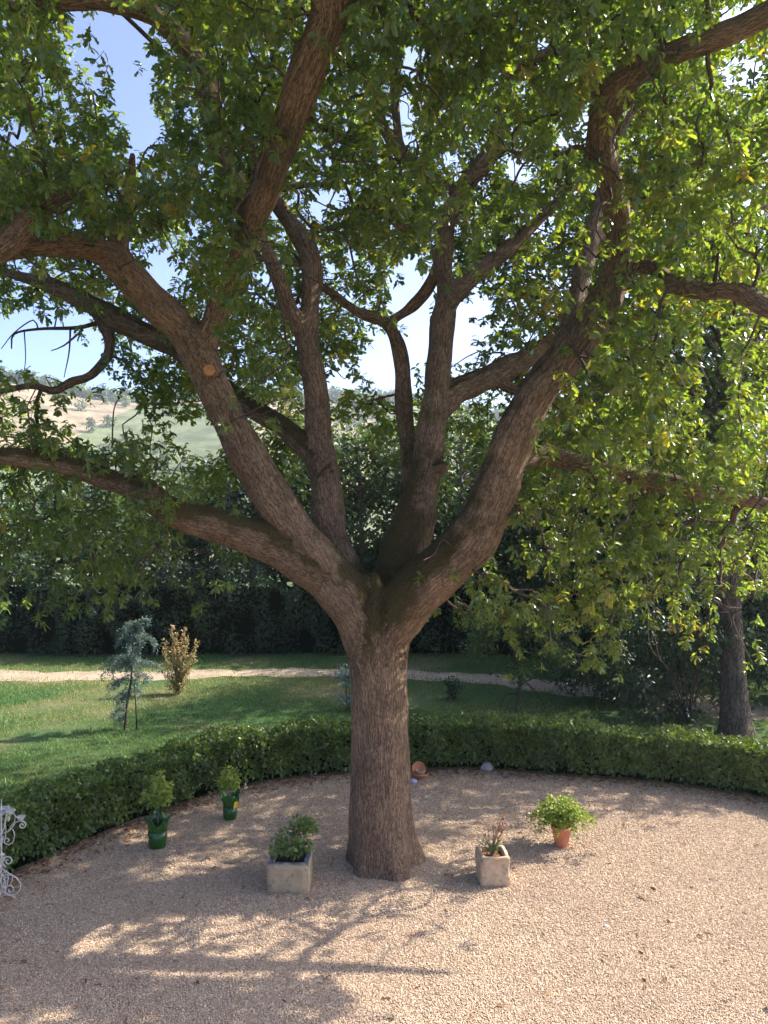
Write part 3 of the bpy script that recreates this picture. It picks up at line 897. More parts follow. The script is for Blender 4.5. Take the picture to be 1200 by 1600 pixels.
# the crown goes on outside the picture
for r in range(-9, 19):
    for c in range(-9, 33):
        if 0 <= c < 24 and r >= 0: continue
        out = max(0 - c, c - 23, 0)
        if r < 0 and 0 <= c < 24:
            dn, df = 3, 5
        elif c < 0:
            dn, df = (3, 6) if r < 14 else (3, 1)
        else:
            dn, df = (2, 4) if r < 8 else ((1, 3) if r < 14 else (1, 1))
            if c > 28 or (r >= 8 and c > 24): continue
        fade = 1 - 0.09 * out - 0.05 * max(0, -r - 3)
        put_clumps(c * 50 + 25, r * 50 + 25, dn * fade, True)
        put_clumps(c * 50 + 25, r * 50 + 25, df * fade, False)
for (gx, gy, rx, ry, n_) in [(330, 1578, 190, 24, 24), (20, 1420, 60, 40, 10), (420, 1452, 70, 26, 9), (980, 1262, 90, 14, 9), (1110, 1245, 110, 14, 12)]:  # added leaf clumps, placed up the sun's direction to shade these ground spots
    for _ in range(n_):
        g_ = on_ground(gx + rng.uniform(-rx, rx), gy + rng.uniform(-ry, ry))
        zz = rng.uniform(6.3, 7.6) if gx < 700 else rng.uniform(4.6, 6)
        p_ = g_ + SUN_DIR * (zz / SUN_DIR.z)
        clumps.append((p_.x, p_.y, p_.z, .16, 9, 2))
clumps = np.array(clumps, float)
# no twigs hang where the sun reaches the open court (checked along the sun's direction)
SD = np.array(SUN_DIR)
foot = clumps[:, :3] - SD[None] * (clumps[:, 2] / SD[2])[:, None]
fx = 600 + foot[:, 0] / np.maximum(foot[:, 1], .5) * FPX
fy = 800 + CAM_H * FPX / np.maximum(foot[:, 1], .5)
SUNNY = [(960, 1450, 330, 110), (820, 1300, 110, 40), (320, 1482, 330, 52), (560, 1470, 160, 64), (700, 1530, 200, 70), (1050, 1330, 180, 30), (230, 1500, 130, 24), (560, 1420, 60, 20)]
FLECKS = [(450, 1272, 60, 7), (330, 1345, 70, 7), (200, 1308, 60, 6), (500, 1238, 55, 8), (690, 1252, 50, 9), (230, 1420, 40, 6), (120, 1445, 70, 8), (240, 1365, 60, 5), (680, 1290, 50, 7), (800, 1245, 60, 7), (380, 1300, 50, 5), (300, 1410, 50, 6), (730, 1215, 60, 5), (90, 1350, 40, 5), (420, 1380, 50, 5), (640, 1400, 60, 9), (-1, 1470, 60, 8)]
lit = np.zeros(len(clumps), bool)
for (ex, ey, ea, eb) in SUNNY:
    lit |= ((fx - ex) / ea) ** 2 + ((fy - ey) / eb) ** 2 < 1
sx = 600 + clumps[:, 0] / clumps[:, 1] * FPX; sy = 800 - (clumps[:, 2] - CAM_H) / clumps[:, 1] * FPX
in_view = (sx > -20) & (sx < 1220) & (sy > -20)
print('clumps', len(clumps), 'pruned for light', int((lit & ~in_view).sum()), 'of which in view kept', int((lit & in_view).sum()))
gap = np.zeros(len(clumps), bool)
for (ex, ey, ea, eb) in GAPS:
    gap |= ((sx - ex) / ea) ** 2 + ((sy - ey) / eb) ** 2 < 1.1
clumps = clumps[~(lit & ~in_view & (clumps[:, 5] < 2)) & ~gap]
clumps[:, 5] = np.minimum(clumps[:, 5], 1)

# ---- branchlets: every clump hangs on the nearest limb or on a clump nearer to it
def make_branchlets():
    sk = np.vstack([C[::3, :3] for k, C in chains.items() if k != 'trunk'])
    sr = np.concatenate([C[::3, 3] for k, C in chains.items() if k != 'trunk'])
    cp = clumps[:, :3]
    d = np.sqrt(((cp[:, None] - sk[None]) ** 2).sum(2)).min(1)
    order = np.argsort(d)
    nodes = np.vstack([sk, np.zeros_like(cp)])
    ns = len(sk)
    cost = np.concatenate([np.zeros(ns), np.zeros(len(cp))])
    cnt = ns
    parent = {}
    idof = {}
    for ci in order:
        p = cp[ci]
        dd = np.sqrt(((nodes[:cnt] - p) ** 2).sum(1)) + 0.35 * cost[:cnt]
        # prefer rising from a lower or level support
        j = int(np.argmin(dd))
        parent[cnt] = j
        nodes[cnt] = p
        cost[cnt] = cost[j] + np.linalg.norm(nodes[j] - p)
        idof[cnt] = ci
        cnt += 1
    load = np.ones(cnt)
    for k in range(cnt - 1, ns - 1, -1):
        load[parent[k]] += load[k] if parent[k] >= ns else 0
    tubes = []
    for k in range(ns, cnt):
        j = parent[k]
        a, b = nodes[j], nodes[k]
        L = np.linalg.norm(b - a)
        if L < 0.03: continue
        r1 = 0.0065 * load[k] ** .42
        r0 = 0.0065 * (load[k] + 0.5) ** .42 * 1.25
        m = 0.5 * (a + b) + rng.normal(0, .10, 3) * L + np.array([0, 0, 0.08 * L])
        m2 = 0.75 * b + .25 * a + rng.normal(0, .06, 3) * L
        P = catmull([a, m, m2, b], max(.08, L / 8))
        tubes.append((P - OAK_LOC, np.linspace(r0, r1, len(P))))
    # bare dead twigs against the sky on the left, hanging withes on the right
    def pix(*q):
        return catmull([tuple(at(*t)) for t in q], .08) - OAK_LOC
    for q, r0, r1 in [([(150, 505, 11.2), (120, 512, 11.1), (60, 514, 11.0), (22, 522, 10.9), (18, 545, 10.9)], .036, .010),
                      ([(130, 515, 11.1), (100, 540, 11.0), (80, 548, 11.0)], .02, .008), ([(110, 514, 11.1), (108, 550, 11), (100, 590, 11)], .016, .006),
                      ([(85, 514, 11.05), (90, 480, 11), (82, 455, 11)], .012, .006), ([(38, 518, 10.9), (40, 560, 10.9), (36, 590, 10.9)], .01, .005),
                      ([(60, 516, 11), (52, 500, 11), (22, 520, 10.8), (2, 545, 10.8)], .012, .006),
                      ([(1010, 870, 10.2), (1012, 960, 10.2), (1016, 1010, 10.2), (1035, 1035, 10.2)], .010, .004), ([(1018, 880, 10.2), (1022, 980, 10.2), (1030, 1030, 10.2)], .008, .004), ([(1056, 840, 9.9), (1058, 930, 9.9), (1054, 985, 9.9)], .012, .005),
                      ([(175, 700, 10.9), (178, 640, 10.9), (188, 620, 10.9)], .012, .008), ([(1115, 455, 8), (1120, 420, 8), (1122, 395, 8)], .03, .015),
                      ([(440, 295, 11.2), (490, 288, 11.3), (540, 292, 11.4)], .05, .03), ([(470, 300, 11.3), (505, 320, 11.3), (540, 335, 11.3)], .014, .007)]:
        P = pix(*q)
        tubes.append((P, np.linspace(r0, r1, len(P))))
    o = link('branchlets', tubes_mesh('branchlets', tubes, M['bark_twig'], 5), oak, None, 'stuff')
make_branchlets()

# ---- leaf whorls
def whorl(tm, nleaf):
    P, D, N, S = [], [], [], []
    for i in range(nleaf):
        a = 2 * math.pi * i / nleaf * 1.618 + rng.uniform(-.4, .4)
        el = rng.uniform(-.6, .6)
        dv = np.array([math.cos(a) * math.cos(el), math.sin(a) * math.cos(el), math.sin(el) - .42])
        P.append(np.array([0, 0, rng.uniform(-.07, .07)])); D.append(dv)
        N.append(np.array([0, 0, 1.0]) + rng.normal(0, .45, 3))
        S.append(rng.uniform(.076, .122))
    t = np.clip(rng.normal(.40, .2, nleaf), 0, .92)
    V, F, tt = leaves_np(np.array(P), unit(np.array(D)), np.array(N), np.array(S), tm, t)
    # the twig end the leaves sit on
    tw = np.array([(.004, 0, -.12), (-.002, .0035, -.12), (-.002, -.0035, -.12), (.003, 0, .075), (-.0015, .0026, .075), (-.0015, -.0026, .075)])
    tf = np.array([(0, 1, 4), (0, 4, 3), (1, 2, 5), (1, 5, 4), (2, 0, 3), (2, 3, 5)]) + len(V)
    return np.vstack([V, tw]), np.vstack([F, tf]), np.concatenate([tt, np.full(6, 1.0)])
near_w = [whorl(leaf_oak(), int(rng.integers(8, 12))) for _ in range(14)]
far_w = [whorl(leaf_lobed_small(), int(rng.integers(8, 12))) for _ in range(14)]

# the limbs that stand clear of leaves, and the gaps in the crown
CLEAR = {'trunk': 1, 'l1': .93, 'l1b': .52, 'l7': .80, 'l3': .95, 'l4': .96, 'l2': .5, 'l7c': .4, 'l7d': .8, 'l8': .35, 'l1c': .25, 'l1s': .5, 'l3c': .88, 'l3b': .8, 'l6': .94, 'l6b': .9, 'l5': .95, 'l5b': .95, 'l3e': .85, 'l4a': .6, 'l4b': .75, 'l7b': .75}
def keep_open(inst):
    d = inst[:, 1]
    px = 600 + inst[:, 0] / d * FPX; py = 800 - (inst[:, 2] - CAM_H) / d * FPX
    keep = np.ones(len(inst), bool)
    u = rng.random(len(inst))
    for k, pr in CLEAR.items():
        C = chains[k][::3]
        cx = 600 + C[:, 0] / C[:, 1] * FPX; cy = 800 - (C[:, 2] - CAM_H) / C[:, 1] * FPX; cw = C[:, 3] / C[:, 1] * FPX
        for x, y, w, dd in zip(cx, cy, cw, C[:, 1]):
            hit = ((px - x) ** 2 + (py - y) ** 2 < (w + 9) ** 2) & (d < dd + .05)
            keep &= ~(hit & (u < pr))
    # sun flecks: thin chinks in the crown along the sun's direction
    ft = inst[:, :3] - SD[None] * (inst[:, 2] / SD[2])[:, None]
    gx = 600 + ft[:, 0] / np.maximum(ft[:, 1], .5) * FPX; gy = 800 + CAM_H * FPX / np.maximum(ft[:, 1], .5)
    u2 = rng.random(len(inst))
    vis = (px > 0) & (px < 1200) & (py > 0)
    for (ex, ey, a, b) in FLECKS:
        keep &= ~((((gx - ex) / (a + 8)) ** 2 + ((gy - ey) / (b + 6)) ** 2 < 1) & (u2 < .92))
    for (ex, ey, a, b) in SUNNY:
        keep &= ~((((gx - ex) / a) ** 2 + ((gy - ey) / b) ** 2 < 1) & (u2 < np.where(vis, .90, .985)))
    for (ex, ey, a, b) in GAPS:
        q = ((px - ex) / a) ** 2 + ((py - ey) / b) ** 2
        keep &= ~((q < 1.0 + .35 * rng.normal(size=len(q))) & (u < .95))
    return keep

def make_crown():
    inst = []
    for (x, y, z, s, n, near) in clumps:
        m = int(n) + (rng.random() < n - int(n))
        off = rng.normal(0, 1, (m, 3)) * s * np.array([1.25, 1.25, 0.95])
        yel = rng.normal(0, .15) + (0.14 if (x > 1.6 and z < 8) else 0)  # lower right leaves tinted yellower and lighter, a sunlit look put into colour
        if rng.random() < .03: yel += .45
        for o in off:
            inst.append((x + o[0], y + o[1], z + o[2], near, yel + rng.normal(0, .05)))
    inst = np.array(inst)
    inst = inst[keep_open(inst)]
    # nearest whorls in view become parts of their own, the rest one mass
    px = 600 + inst[:, 0] / inst[:, 1] * FPX; py = 800 - (inst[:, 2] - CAM_H) / inst[:, 1] * FPX
    view = (px > 10) & (px < 1190) & (py > 10) & (inst[:, 3] > .5)
    cand = np.where(view)[0]
    single = set(cand[np.argsort(inst[cand, 1])[:300]].tolist())
    VV, FF, TT, off = [], [], [], 0
    for i, (x, y, z, near, yel) in enumerate(inst):
        W = near_w if near else far_w
        V, F, t = W[int(rng.integers(len(W)))]
        ang = rng.random() * 6.283
        tl = rng.normal(0, .35, 2)
        rot = np.array(Matrix.Rotation(tl[0], 3, 'X') @ Matrix.Rotation(tl[1], 3, 'Y') @ Matrix.Rotation(ang, 3, 'Z'))
        sc = rng.uniform(.85, 1.15) * (1.0 if near else 1.08)
        Vw = (V @ rot.T) * sc
        tt = np.clip(t + yel, 0, 1)
        if i in single:
            me = mesh_np('leaf_cluster', Vw, F, [M['oak_leaf']], False, {'tint': ('FLOAT', tt)})
            link('leaf_cluster', me, oak, np.array([x, y, z]) - OAK_LOC)
            continue
        VV.append(Vw + np.array([x, y, z]) - OAK_LOC); FF.append(F + off); TT.append(tt)
        off += len(V)
    me = mesh_np('crown', np.vstack(VV), np.vstack(FF), [M['oak_leaf']], False, {'tint': ('FLOAT', np.concatenate(TT))})
    o = link('crown', me, oak, None, 'stuff')
    print('whorls', len(inst), 'crown tris', len(me.polygons))
make_crown()

# ------------------------------------------------------------------ clipped hedge round the court
def make_hedge():
    hl = hedge_line[:, :2]
    T = np.gradient(hl, axis=0); T /= np.linalg.norm(T, axis=1)[:, None]
    out = np.stack([-T[:, 1], T[:, 0]], 1)                 # away from the court
    W = 0.72
    base = hl.mean(0)
    root = thing('clipped_hedge', 'low clipped leafy hedge curving round the gravel court', 'hedge', (0.2, 13.8, 0))
    ROOT = np.array(root.location)
    s = np.concatenate([[0], np.cumsum(np.linalg.norm(np.diff(hl, axis=0), axis=1))])
    def height(q):
        return 0.76 + 0.03 * np.sin(q * 1.3) + 0.025 * np.sin(q * 3.1 + 1)
    # solid core for the twigs inside, their shade put into its near-black colour
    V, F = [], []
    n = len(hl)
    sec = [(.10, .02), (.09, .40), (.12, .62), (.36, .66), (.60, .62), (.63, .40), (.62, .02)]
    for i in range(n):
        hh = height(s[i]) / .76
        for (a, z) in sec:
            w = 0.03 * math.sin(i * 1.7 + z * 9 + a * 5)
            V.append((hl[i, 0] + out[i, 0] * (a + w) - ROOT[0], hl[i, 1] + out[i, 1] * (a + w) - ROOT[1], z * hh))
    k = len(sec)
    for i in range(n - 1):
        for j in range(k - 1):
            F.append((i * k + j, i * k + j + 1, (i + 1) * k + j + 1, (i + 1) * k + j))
    link('twig_shade_core', mesh_np('twig_shade_core', np.array(V), np.array(F), [M['twig_shade']], True), root)
    # foliage shell
    def shell(N):
        q = rng.random(N) * (s[-1] - 2) + 1
        # more where it is seen
        i = np.clip(np.searchsorted(s, q), 1, n - 1)
        f = ((q - s[i - 1]) / (s[i] - s[i - 1]))[:, None]
        p = hl[i - 1] * (1 - f) + hl[i] * f
        o = out[i]; t = T[i]
        H = height(q)
        u = rng.random(N)
        dep = np.abs(rng.normal(0, .05, N))
        front = u < .5; top = (u >= .5) & (u < .85); back = u >= .85
        a = np.where(front, dep, np.where(top, rng.random(N) * W, W - dep))
        z = np.where(top, H - dep * .8, H * rng.random(N) ** .85)
        lump = 0.05 * np.sin(q * 5.1) * np.sin(z * 8 + q) + 0.035 * np.sin(q * 11 + z * 6)
        a = np.where(front, a - lump, np.where(back, a + lump, a))
        z = np.where(top, z + lump * .9, z)
        # rounded shoulders, thinner at the foot
        a = np.where(front & (z > H - .10), a + (z - H + .10) * .5, a)
        a = np.where(front & (z < .16), a + (.16 - z) * .7, a)
        keep = ~((z < .13) & (rng.random(N) < .75))
        spr = (rng.random(N) < .012) & top
        z = np.where(spr, z + rng.uniform(.03, .14, N), z)
        P = np.stack([p[:, 0] + o[:, 0] * a, p[:, 1] + o[:, 1] * a, z], 1)
        face = np.where(front[:, None], np.stack([-o[:, 0], -o[:, 1], np.full(N, .35)], 1), np.where(top[:, None], np.array([0, 0, 1.0])[None], np.stack([o[:, 0], o[:, 1], np.full(N, .3)], 1)))
        Dn = unit(face * .55 + rand_dirs(N) * .9 + np.array([0, 0, -.15]))
        Nn = unit(face + rand_dirs(N) * .75)
        tint = np.clip(rng.normal(.38, .2, N) + .12 * np.sin(q * 2.3) * np.sin(z * 5) + np.where(top, .12, 0) + .14 * np.clip((P[:, 0] - 1) / 5, 0, 1), 0, 1)  # lighter toward the right end: its lit look is put into the tint
        return P[keep], Dn[keep], Nn[keep], (0.052 + .042 * rng.random(N))[keep], tint[keep]
    P, D, Nn, S, tint = shell(85000)
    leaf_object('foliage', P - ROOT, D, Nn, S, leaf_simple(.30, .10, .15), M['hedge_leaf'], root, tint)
    # thin stems at the foot
    tubes = []
    for q in np.arange(1, s[-1] - 1, .16):
        i = np.searchsorted(s, q)
        for _ in range(2):
            a = rng.uniform(.1, .5)
            x, y = hl[i] + out[i] * a + rng.normal(0, .04, 2)
            tubes.append((np.array([(x, y, 0), (x + rng.normal(0, .03), y + rng.normal(0, .03), .2), (x + rng.normal(0, .08), y + rng.normal(0, .08), .5)]) - ROOT, np.array([.009, .008, .005])))
    link('stems', tubes_mesh('stems', tubes, M['bark_twig'], 4), root, None, 'stuff')
    # fallen leaves along the foot and strewn over the gravel
    N = 4200
    q = rng.random(N) * s[-1]
    i = np.clip(np.searchsorted(s, q), 1, n - 1)
    a = rng.normal(-.04, .17, N)
    P1 = np.stack([hl[i, 0] + out[i, 0] * a, hl[i, 1] + out[i, 1] * a, rng.uniform(.012, .035, N)], 1)
    d = rng.uniform(6.3, 13, 260); x = (rng.random(260) * 2 - 1) * .5 * d
    P2 = np.stack([x, d, np.full(260, .020)], 1)
    P2 = P2[inside_court(P2[:, 0], P2[:, 1])]
    P = np.vstack([P1, P2])
    D = unit(np.stack([rng.normal(size=len(P)), rng.normal(size=len(P)), rng.normal(0, .2, len(P))], 1))
    Nn = unit(np.array([0, 0, 1.0]) + rng.normal(0, .4, (len(P), 3)))
    o = leaf_object('fallen_leaves', P, D, Nn, rng.uniform(.05, .10, len(P)), leaf_lobed_small(), M['litter'])
    tag(o, 'dry brown fallen leaves along the foot of the clipped hedge', 'leaves')
make_hedge()

# ------------------------------------------------------------------ trees and hedges behind the lawn
def crown_leaves(centres, radii, n_each, size, flat=0.8):
    P, Dv, Nv, T = [], [], [], []
    for c, r, n in zip(centres, radii, n_each):
        n = int(n)
        u = rand_dirs(n) * (r * rng.random(n)[:, None] ** .45)
        u[:, 2] *= flat
        P.append(c + u)
        Dv.append(unit(unit(u) * .6 + rand_dirs(n) * .8 + np.array([0, 0, -.3])))
        Nv.append(unit(np.array([0, 0, .9]) + unit(u) * .5 + rand_dirs(n) * .7))
        T.append(np.clip(rng.normal(.42, .2, n) + rng.normal(0, .12), 0, 1))
    P, Dv, Nv, T = map(np.concatenate, (P, Dv, Nv, T))
    S = size * rng.uniform(.7, 1.3, len(P))
    return P, Dv, Nv, S, T

def woodland_tree(name, label, x, y, h, cr, z0, leaf=.16, n=6000, mat='wood_leaf', tr=.16, lean=0.0, group=None, bark='bark_far', nclump=42, ground_z=None, tm=None):
    gz = 0.0 if ground_z is None else ground_z
    root = thing(name, label, 'tree', (x, y, gz), 0, group)
    top = np.array([lean, 0, h * .86])
    trunk = catmull([(0, 0, -.1), (lean * .25 + rng.normal(0, .06), rng.normal(0, .06), h * .3), (lean * .6 + rng.normal(0, .1), rng.normal(0, .1), h * .6), tuple(top)], .35)
    tubes = [(trunk, np.linspace(tr, tr * .25, len(trunk)) + .5 * tr * np.exp(-np.arange(len(trunk)) * .8))]
    C, Rr = [], []
    for _ in range(nclump):
        dv = rand_dirs(1)[0]
        rr = rng.uniform(.45, 1.0) ** .5
        zc = z0 + (h - z0) * .5
        prof = np.array([cr, cr, (h - z0) * .5])
        c = np.array([lean * .6, 0, zc]) + dv * prof * rr * rng.uniform(.8, 1.08)
        C.append(c); Rr.append(rng.uniform(.22, .42) * cr)
        j = int(np.clip((c[2] - .12 * h) / (h * .86) * len(trunk), 1, len(trunk) - 1))
        a = trunk[j]
        m = (a + c) / 2 + np.array([0, 0, .15]) + rng.normal(0, .1, 3)
        L = catmull([tuple(a), tuple(m), tuple(c)], .4)
        tubes.append((L, np.linspace(tr * .3, tr * .06, len(L))))
    link('trunk', tubes_mesh('trunk', tubes, M[bark], 7), root)
    w = np.array(Rr) ** 2
    P, D, Nn, S, T = crown_leaves(C, Rr, n * w / w.sum() + 1, leaf)
    leaf_object('crown', P, D, Nn, S, tm or leaf_quad(.33), M[mat], root, T)
    return root

# tall dark boundary hedge beyond the path
def boundary_hedge():
    line = catmull([(-24, 25.4, 0), (-15, 24.6, 0), (-8, 24.2, 0), (-2, 24.4, 0), (3, 24.2, 0), (8, 22.8, 0), (14, 20.5, 0)], .3)
    root = thing('tall_hedge', 'tall dark evergreen hedge growing beyond the sandy path', 'hedge', (-4, 24.5, 0))
    RT = np.array(root.location)
    N = 46000
    i = rng.integers(0, len(line) - 1, N)
    f = rng.random(N)[:, None]
    p = line[i] * (1 - f) + line[i + 1] * f
    u = rng.random(N)
    H = 2.5 + .5 * np.sin(p[:, 0] * .9) + .35 * np.sin(p[:, 0] * 2.7 + 1)
    top = u > .75
    z = np.where(top, H - np.abs(rng.normal(0, .12, N)), H * rng.random(N) ** .9)
    dep = np.where(top, rng.random(N) * 1.1, np.abs(rng.normal(0, .16, N)))
    dep = dep + .34 * np.sin(p[:, 0] * 3.1) * np.sin(z * 3 + p[:, 0]) + .16 * np.sin(p[:, 0] * 7)
    P = np.stack([p[:, 0], p[:, 1] + dep, z], 1)
    D = unit(np.array([0, -.5, -.2]) + rand_dirs(N) * .9)
    Nn = unit(np.array([0, -.8, .6]) + rand_dirs(N) * .8)
    leaf_object('foliage', P - RT, D, Nn, rng.uniform(.08, .15, N), leaf_quad(.3), M['dark_leaf'], root, np.clip(.4 + .35 * np.sin(p[:, 0] * 1.3) * np.sin(z * 1.7 + p[:, 0] * .6) + rng.normal(0, .2, N), 0, 1))
    V, F = [], []  # same solid core: twigs and inner shade as one near-black colour
    for q in line:
        for (a, zz) in ((.28, 0), (.3, 1.9), (.6, 2.1), (1.0, 1.9), (1.0, 0)):
            V.append((q[0] - RT[0], q[1] + a - RT[1], zz))
    k = 5
    for j in range(len(line) - 1):
        for m in range(k - 1):
            F.append((j * k + m, j * k + m + 1, (j + 1) * k + m + 1, (j + 1) * k + m))
    link('twig_shade_core', mesh_np('twig_shade_core', np.array(V), np.array(F), [M['twig_shade']], True), root)
boundary_hedge()

G = 'trees beyond the tall hedge'
for (px, d, topy, cr, z0, kind, lb) in [
    (-140, 28, 690, 3.2, 1.0, 1, 'broad dark evergreen tree at the outer end of the tall hedge'),
    (10, 27, 735, 2.6, 1.0, 0, 'rounded mid green tree below the tip of the low mossy limb'),
    (120, 29, 728, 2.6, 1.0, 1, 'dark evergreen tree beyond the tall hedge, just off the young cedar'),
    (215, 27, 745, 2.3, 1.0, 0, 'rounded mid green tree directly behind the young cedar'),
    (310, 30, 725, 2.7, 1.0, 2, 'pale green loose tree behind the copper-tinged shrub'),
    (395, 27, 700, 2.5, .8, 1, 'dark evergreen tree between the pale loose tree and the oak trunk'),
    (470, 29, 660, 2.5, 1, 0, 'mid green tree showing behind the foot of the low mossy limb'),
    (565, 28, 645, 2.5, 1, 0, 'tall mid green tree seen through the fork of the oak'),
    (640, 29, 655, 2.5, 1, 2, 'pale green tree right behind the central limb of the oak'),
    (720, 27, 625, 2.6, 1, 0, 'mid green tree behind the small dark bush on the lawn'),
    (800, 30, 640, 2.8, 1, 1, 'dark evergreen tree behind the thin weeping tree'),
    (885, 27, 610, 2.8, .6, 0, 'tall mid green tree at the near end of the tall hedge'),
    (960, 30, 540, 3.0, 1, 1, 'tall dark tree behind the far bend of the sandy path'),
    (1050, 29, 480, 3.2, 1, 1, 'very tall dark tree behind the drooping oak leaves'),
    (1175, 27, 460, 3.2, 1, 0, 'very tall green tree behind the grey trunked tree')]:
    p = at(px, topy, d)
    woodland_tree('woodland_tree', lb, p.x, d, p.z, cr, z0, .2, 5200 + max(0, 700 - topy) * 14, ['wood_leaf', 'dark_leaf', 'wood_leaf'][kind], .16, rng.normal(0, .3), G, nclump=42 + max(0, 700 - topy) // 6)

# trees standing to the right of the lawn
woodland_tree('tall_tree', 'tall grey trunked tree standing behind the right end of the clipped hedge', on_ground(1152, 1146).x, on_ground(1152, 1146).y, 13.5, 3.6, 4.6, .17, 9000, 'dark_leaf', .27, -0.75, None, 'bark_brown', 50)
GR = 'trees closing the right side of the lawn'
for (x, y, h, cr, z0, n, lb) in [(8.6, 22.5, 11.5, 3.2, 1.6, 8500, 'tall leafy tree rising over the far bend of the sandy path'), (13.5, 19.5, 14, 4.0, 1.2, 9000, 'massive dark tree beside the sandy path'), (11.8, 26.0, 14.5, 3.8, 1.5, 8000, 'very tall dark tree rising behind the path trees'), (16, 26, 15, 4.2, 2, 7000, 'dark wooded tree closing the far corner of the garden')]:
    woodland_tree('garden_tree', lb, x, y, h, cr, z0, .19, n, 'dark_leaf', .24, rng.normal(0, .3), GR)

def shrub(name, label, cat, loc, centres, radii, n, leaf, mat, group=None, tm=None, stem=.02):
    root = thing(name, label, cat, loc, 0, group)
    w = np.array(radii) ** 2
    P, D, Nn, S, T = crown_leaves(np.array(centres), radii, n * w / w.sum() + 1, leaf)
    P[:, 2] = np.maximum(P[:, 2], .03)
    tubes = []
    for c in centres:
        c = np.array(c)
        L = catmull([(rng.normal(0, .03), rng.normal(0, .03), -.03), tuple(c * np.array([.35, .35, .55]) + rng.normal(0, .04, 3)), tuple(c)], .15)
        tubes.append((L, np.linspace(stem, stem * .35, len(L))))
    link('stems', tubes_mesh('stems', tubes, M['bark_twig'], 5), root)
    leaf_object('foliage', P, D, Nn, S, tm or leaf_simple(), M[mat], root, T)
    return root

def ball(n, rx, ry, z0, z1):
    return [(rng.uniform(-rx, rx), rng.uniform(-ry, ry), rng.uniform(z0, z1)) for _ in range(n)]

p = on_ground(1075, 1130)
shrub('laurel_shrub', 'dark glossy shrub growing beside the grey tree trunk behind the hedge', 'shrub', tuple(p), ball(16, 1.25, .8, .3, 2.2), [.5] * 16, 3800, .12, 'dark_leaf')
p = on_ground(905, 1105)
shrub('laurel_shrub', 'dark low shrub sprawling at the edge of the sandy path', 'shrub', (p.x + 1.0, p.y + .6, 0), ball(14, 1.2, .7, .3, 1.5), [.45] * 14, 3000, .11, 'dark_leaf')
p = on_ground(1195, 1120)
shrub('laurel_shrub', 'dark shrub right behind the grey tree trunk', 'shrub', (p.x + .9, p.y + 1.2, 0), ball(14, 1.3, .8, .4, 3.0), [.6] * 14, 3000, .13, 'dark_leaf')
for (px_, py_, w_, h_, n_, lb_) in [(1000, 1080, 1.3, 2.6, 3200, 'dark evergreen bush closing the end of the sandy path'), (1120, 1068, 1.5, 3.4, 3200, 'tall dark evergreen bush behind the grey tree trunk'), (1000, 1035, 1.6, 4.0, 3200, 'big dark evergreen bush beyond the bend of the sandy path')]:
    p = on_ground(px_, py_)
    shrub('evergreen_bush', lb_, 'shrub', tuple(p), ball(16, w_, .8, .3, h_), [.62] * 16, n_, .14, 'dark_leaf')
# small leaning tree whose foliage trails over the lawn
def trailing_tree():
    p = on_ground(805, 1112)
    root = thing('weeping_tree', 'thin weeping tree trailing green foliage over the shaded lawn', 'tree', tuple(p))
    st = catmull([(0, 0, -.05), (.12, .05, .7), (.0, .1, 1.3), (.25, .2, 2.0), (.2, .3, 2.7)], .15)
    tubes = [(st, np.linspace(.045, .015, len(st)))]
    C, Rr = [], []
    for _ in range(30):
        a = st[rng.integers(len(st) // 2, len(st))]
        c = np.array([rng.uniform(-1.0, 1.2), rng.uniform(-.5, .7), rng.uniform(.75, 2.2)])
        m = (a + c) / 2 + np.array([0, 0, .3])
        L = catmull([tuple(a), tuple(m), tuple(c)], .15)
        tubes.append((L, np.linspace(.014, .005, len(L))))
        C.append(c); Rr.append(.32)
    for q in [[(0, 0, .5), (.4, 0, .75), (.75, -.1, .65)], [(0.05, 0, .4), (-.2, .1, .35), (-.35, .1, -.02)], [(.1, 0, .8), (.5, .1, .4), (.75, .1, -.02)]]:
        L = catmull(q, .12); tubes.append((L, np.linspace(.022, .008, len(L))))
    link('trunk', tubes_mesh('trunk', tubes, M['bark_twig'], 6), root)
    P, D, Nn, S, T = crown_leaves(C, Rr, [130] * 30, .09)
    leaf_object('crown', P, D, Nn, S, leaf_quad(.26), M['wood_leaf'], root, T)
trailing_tree()

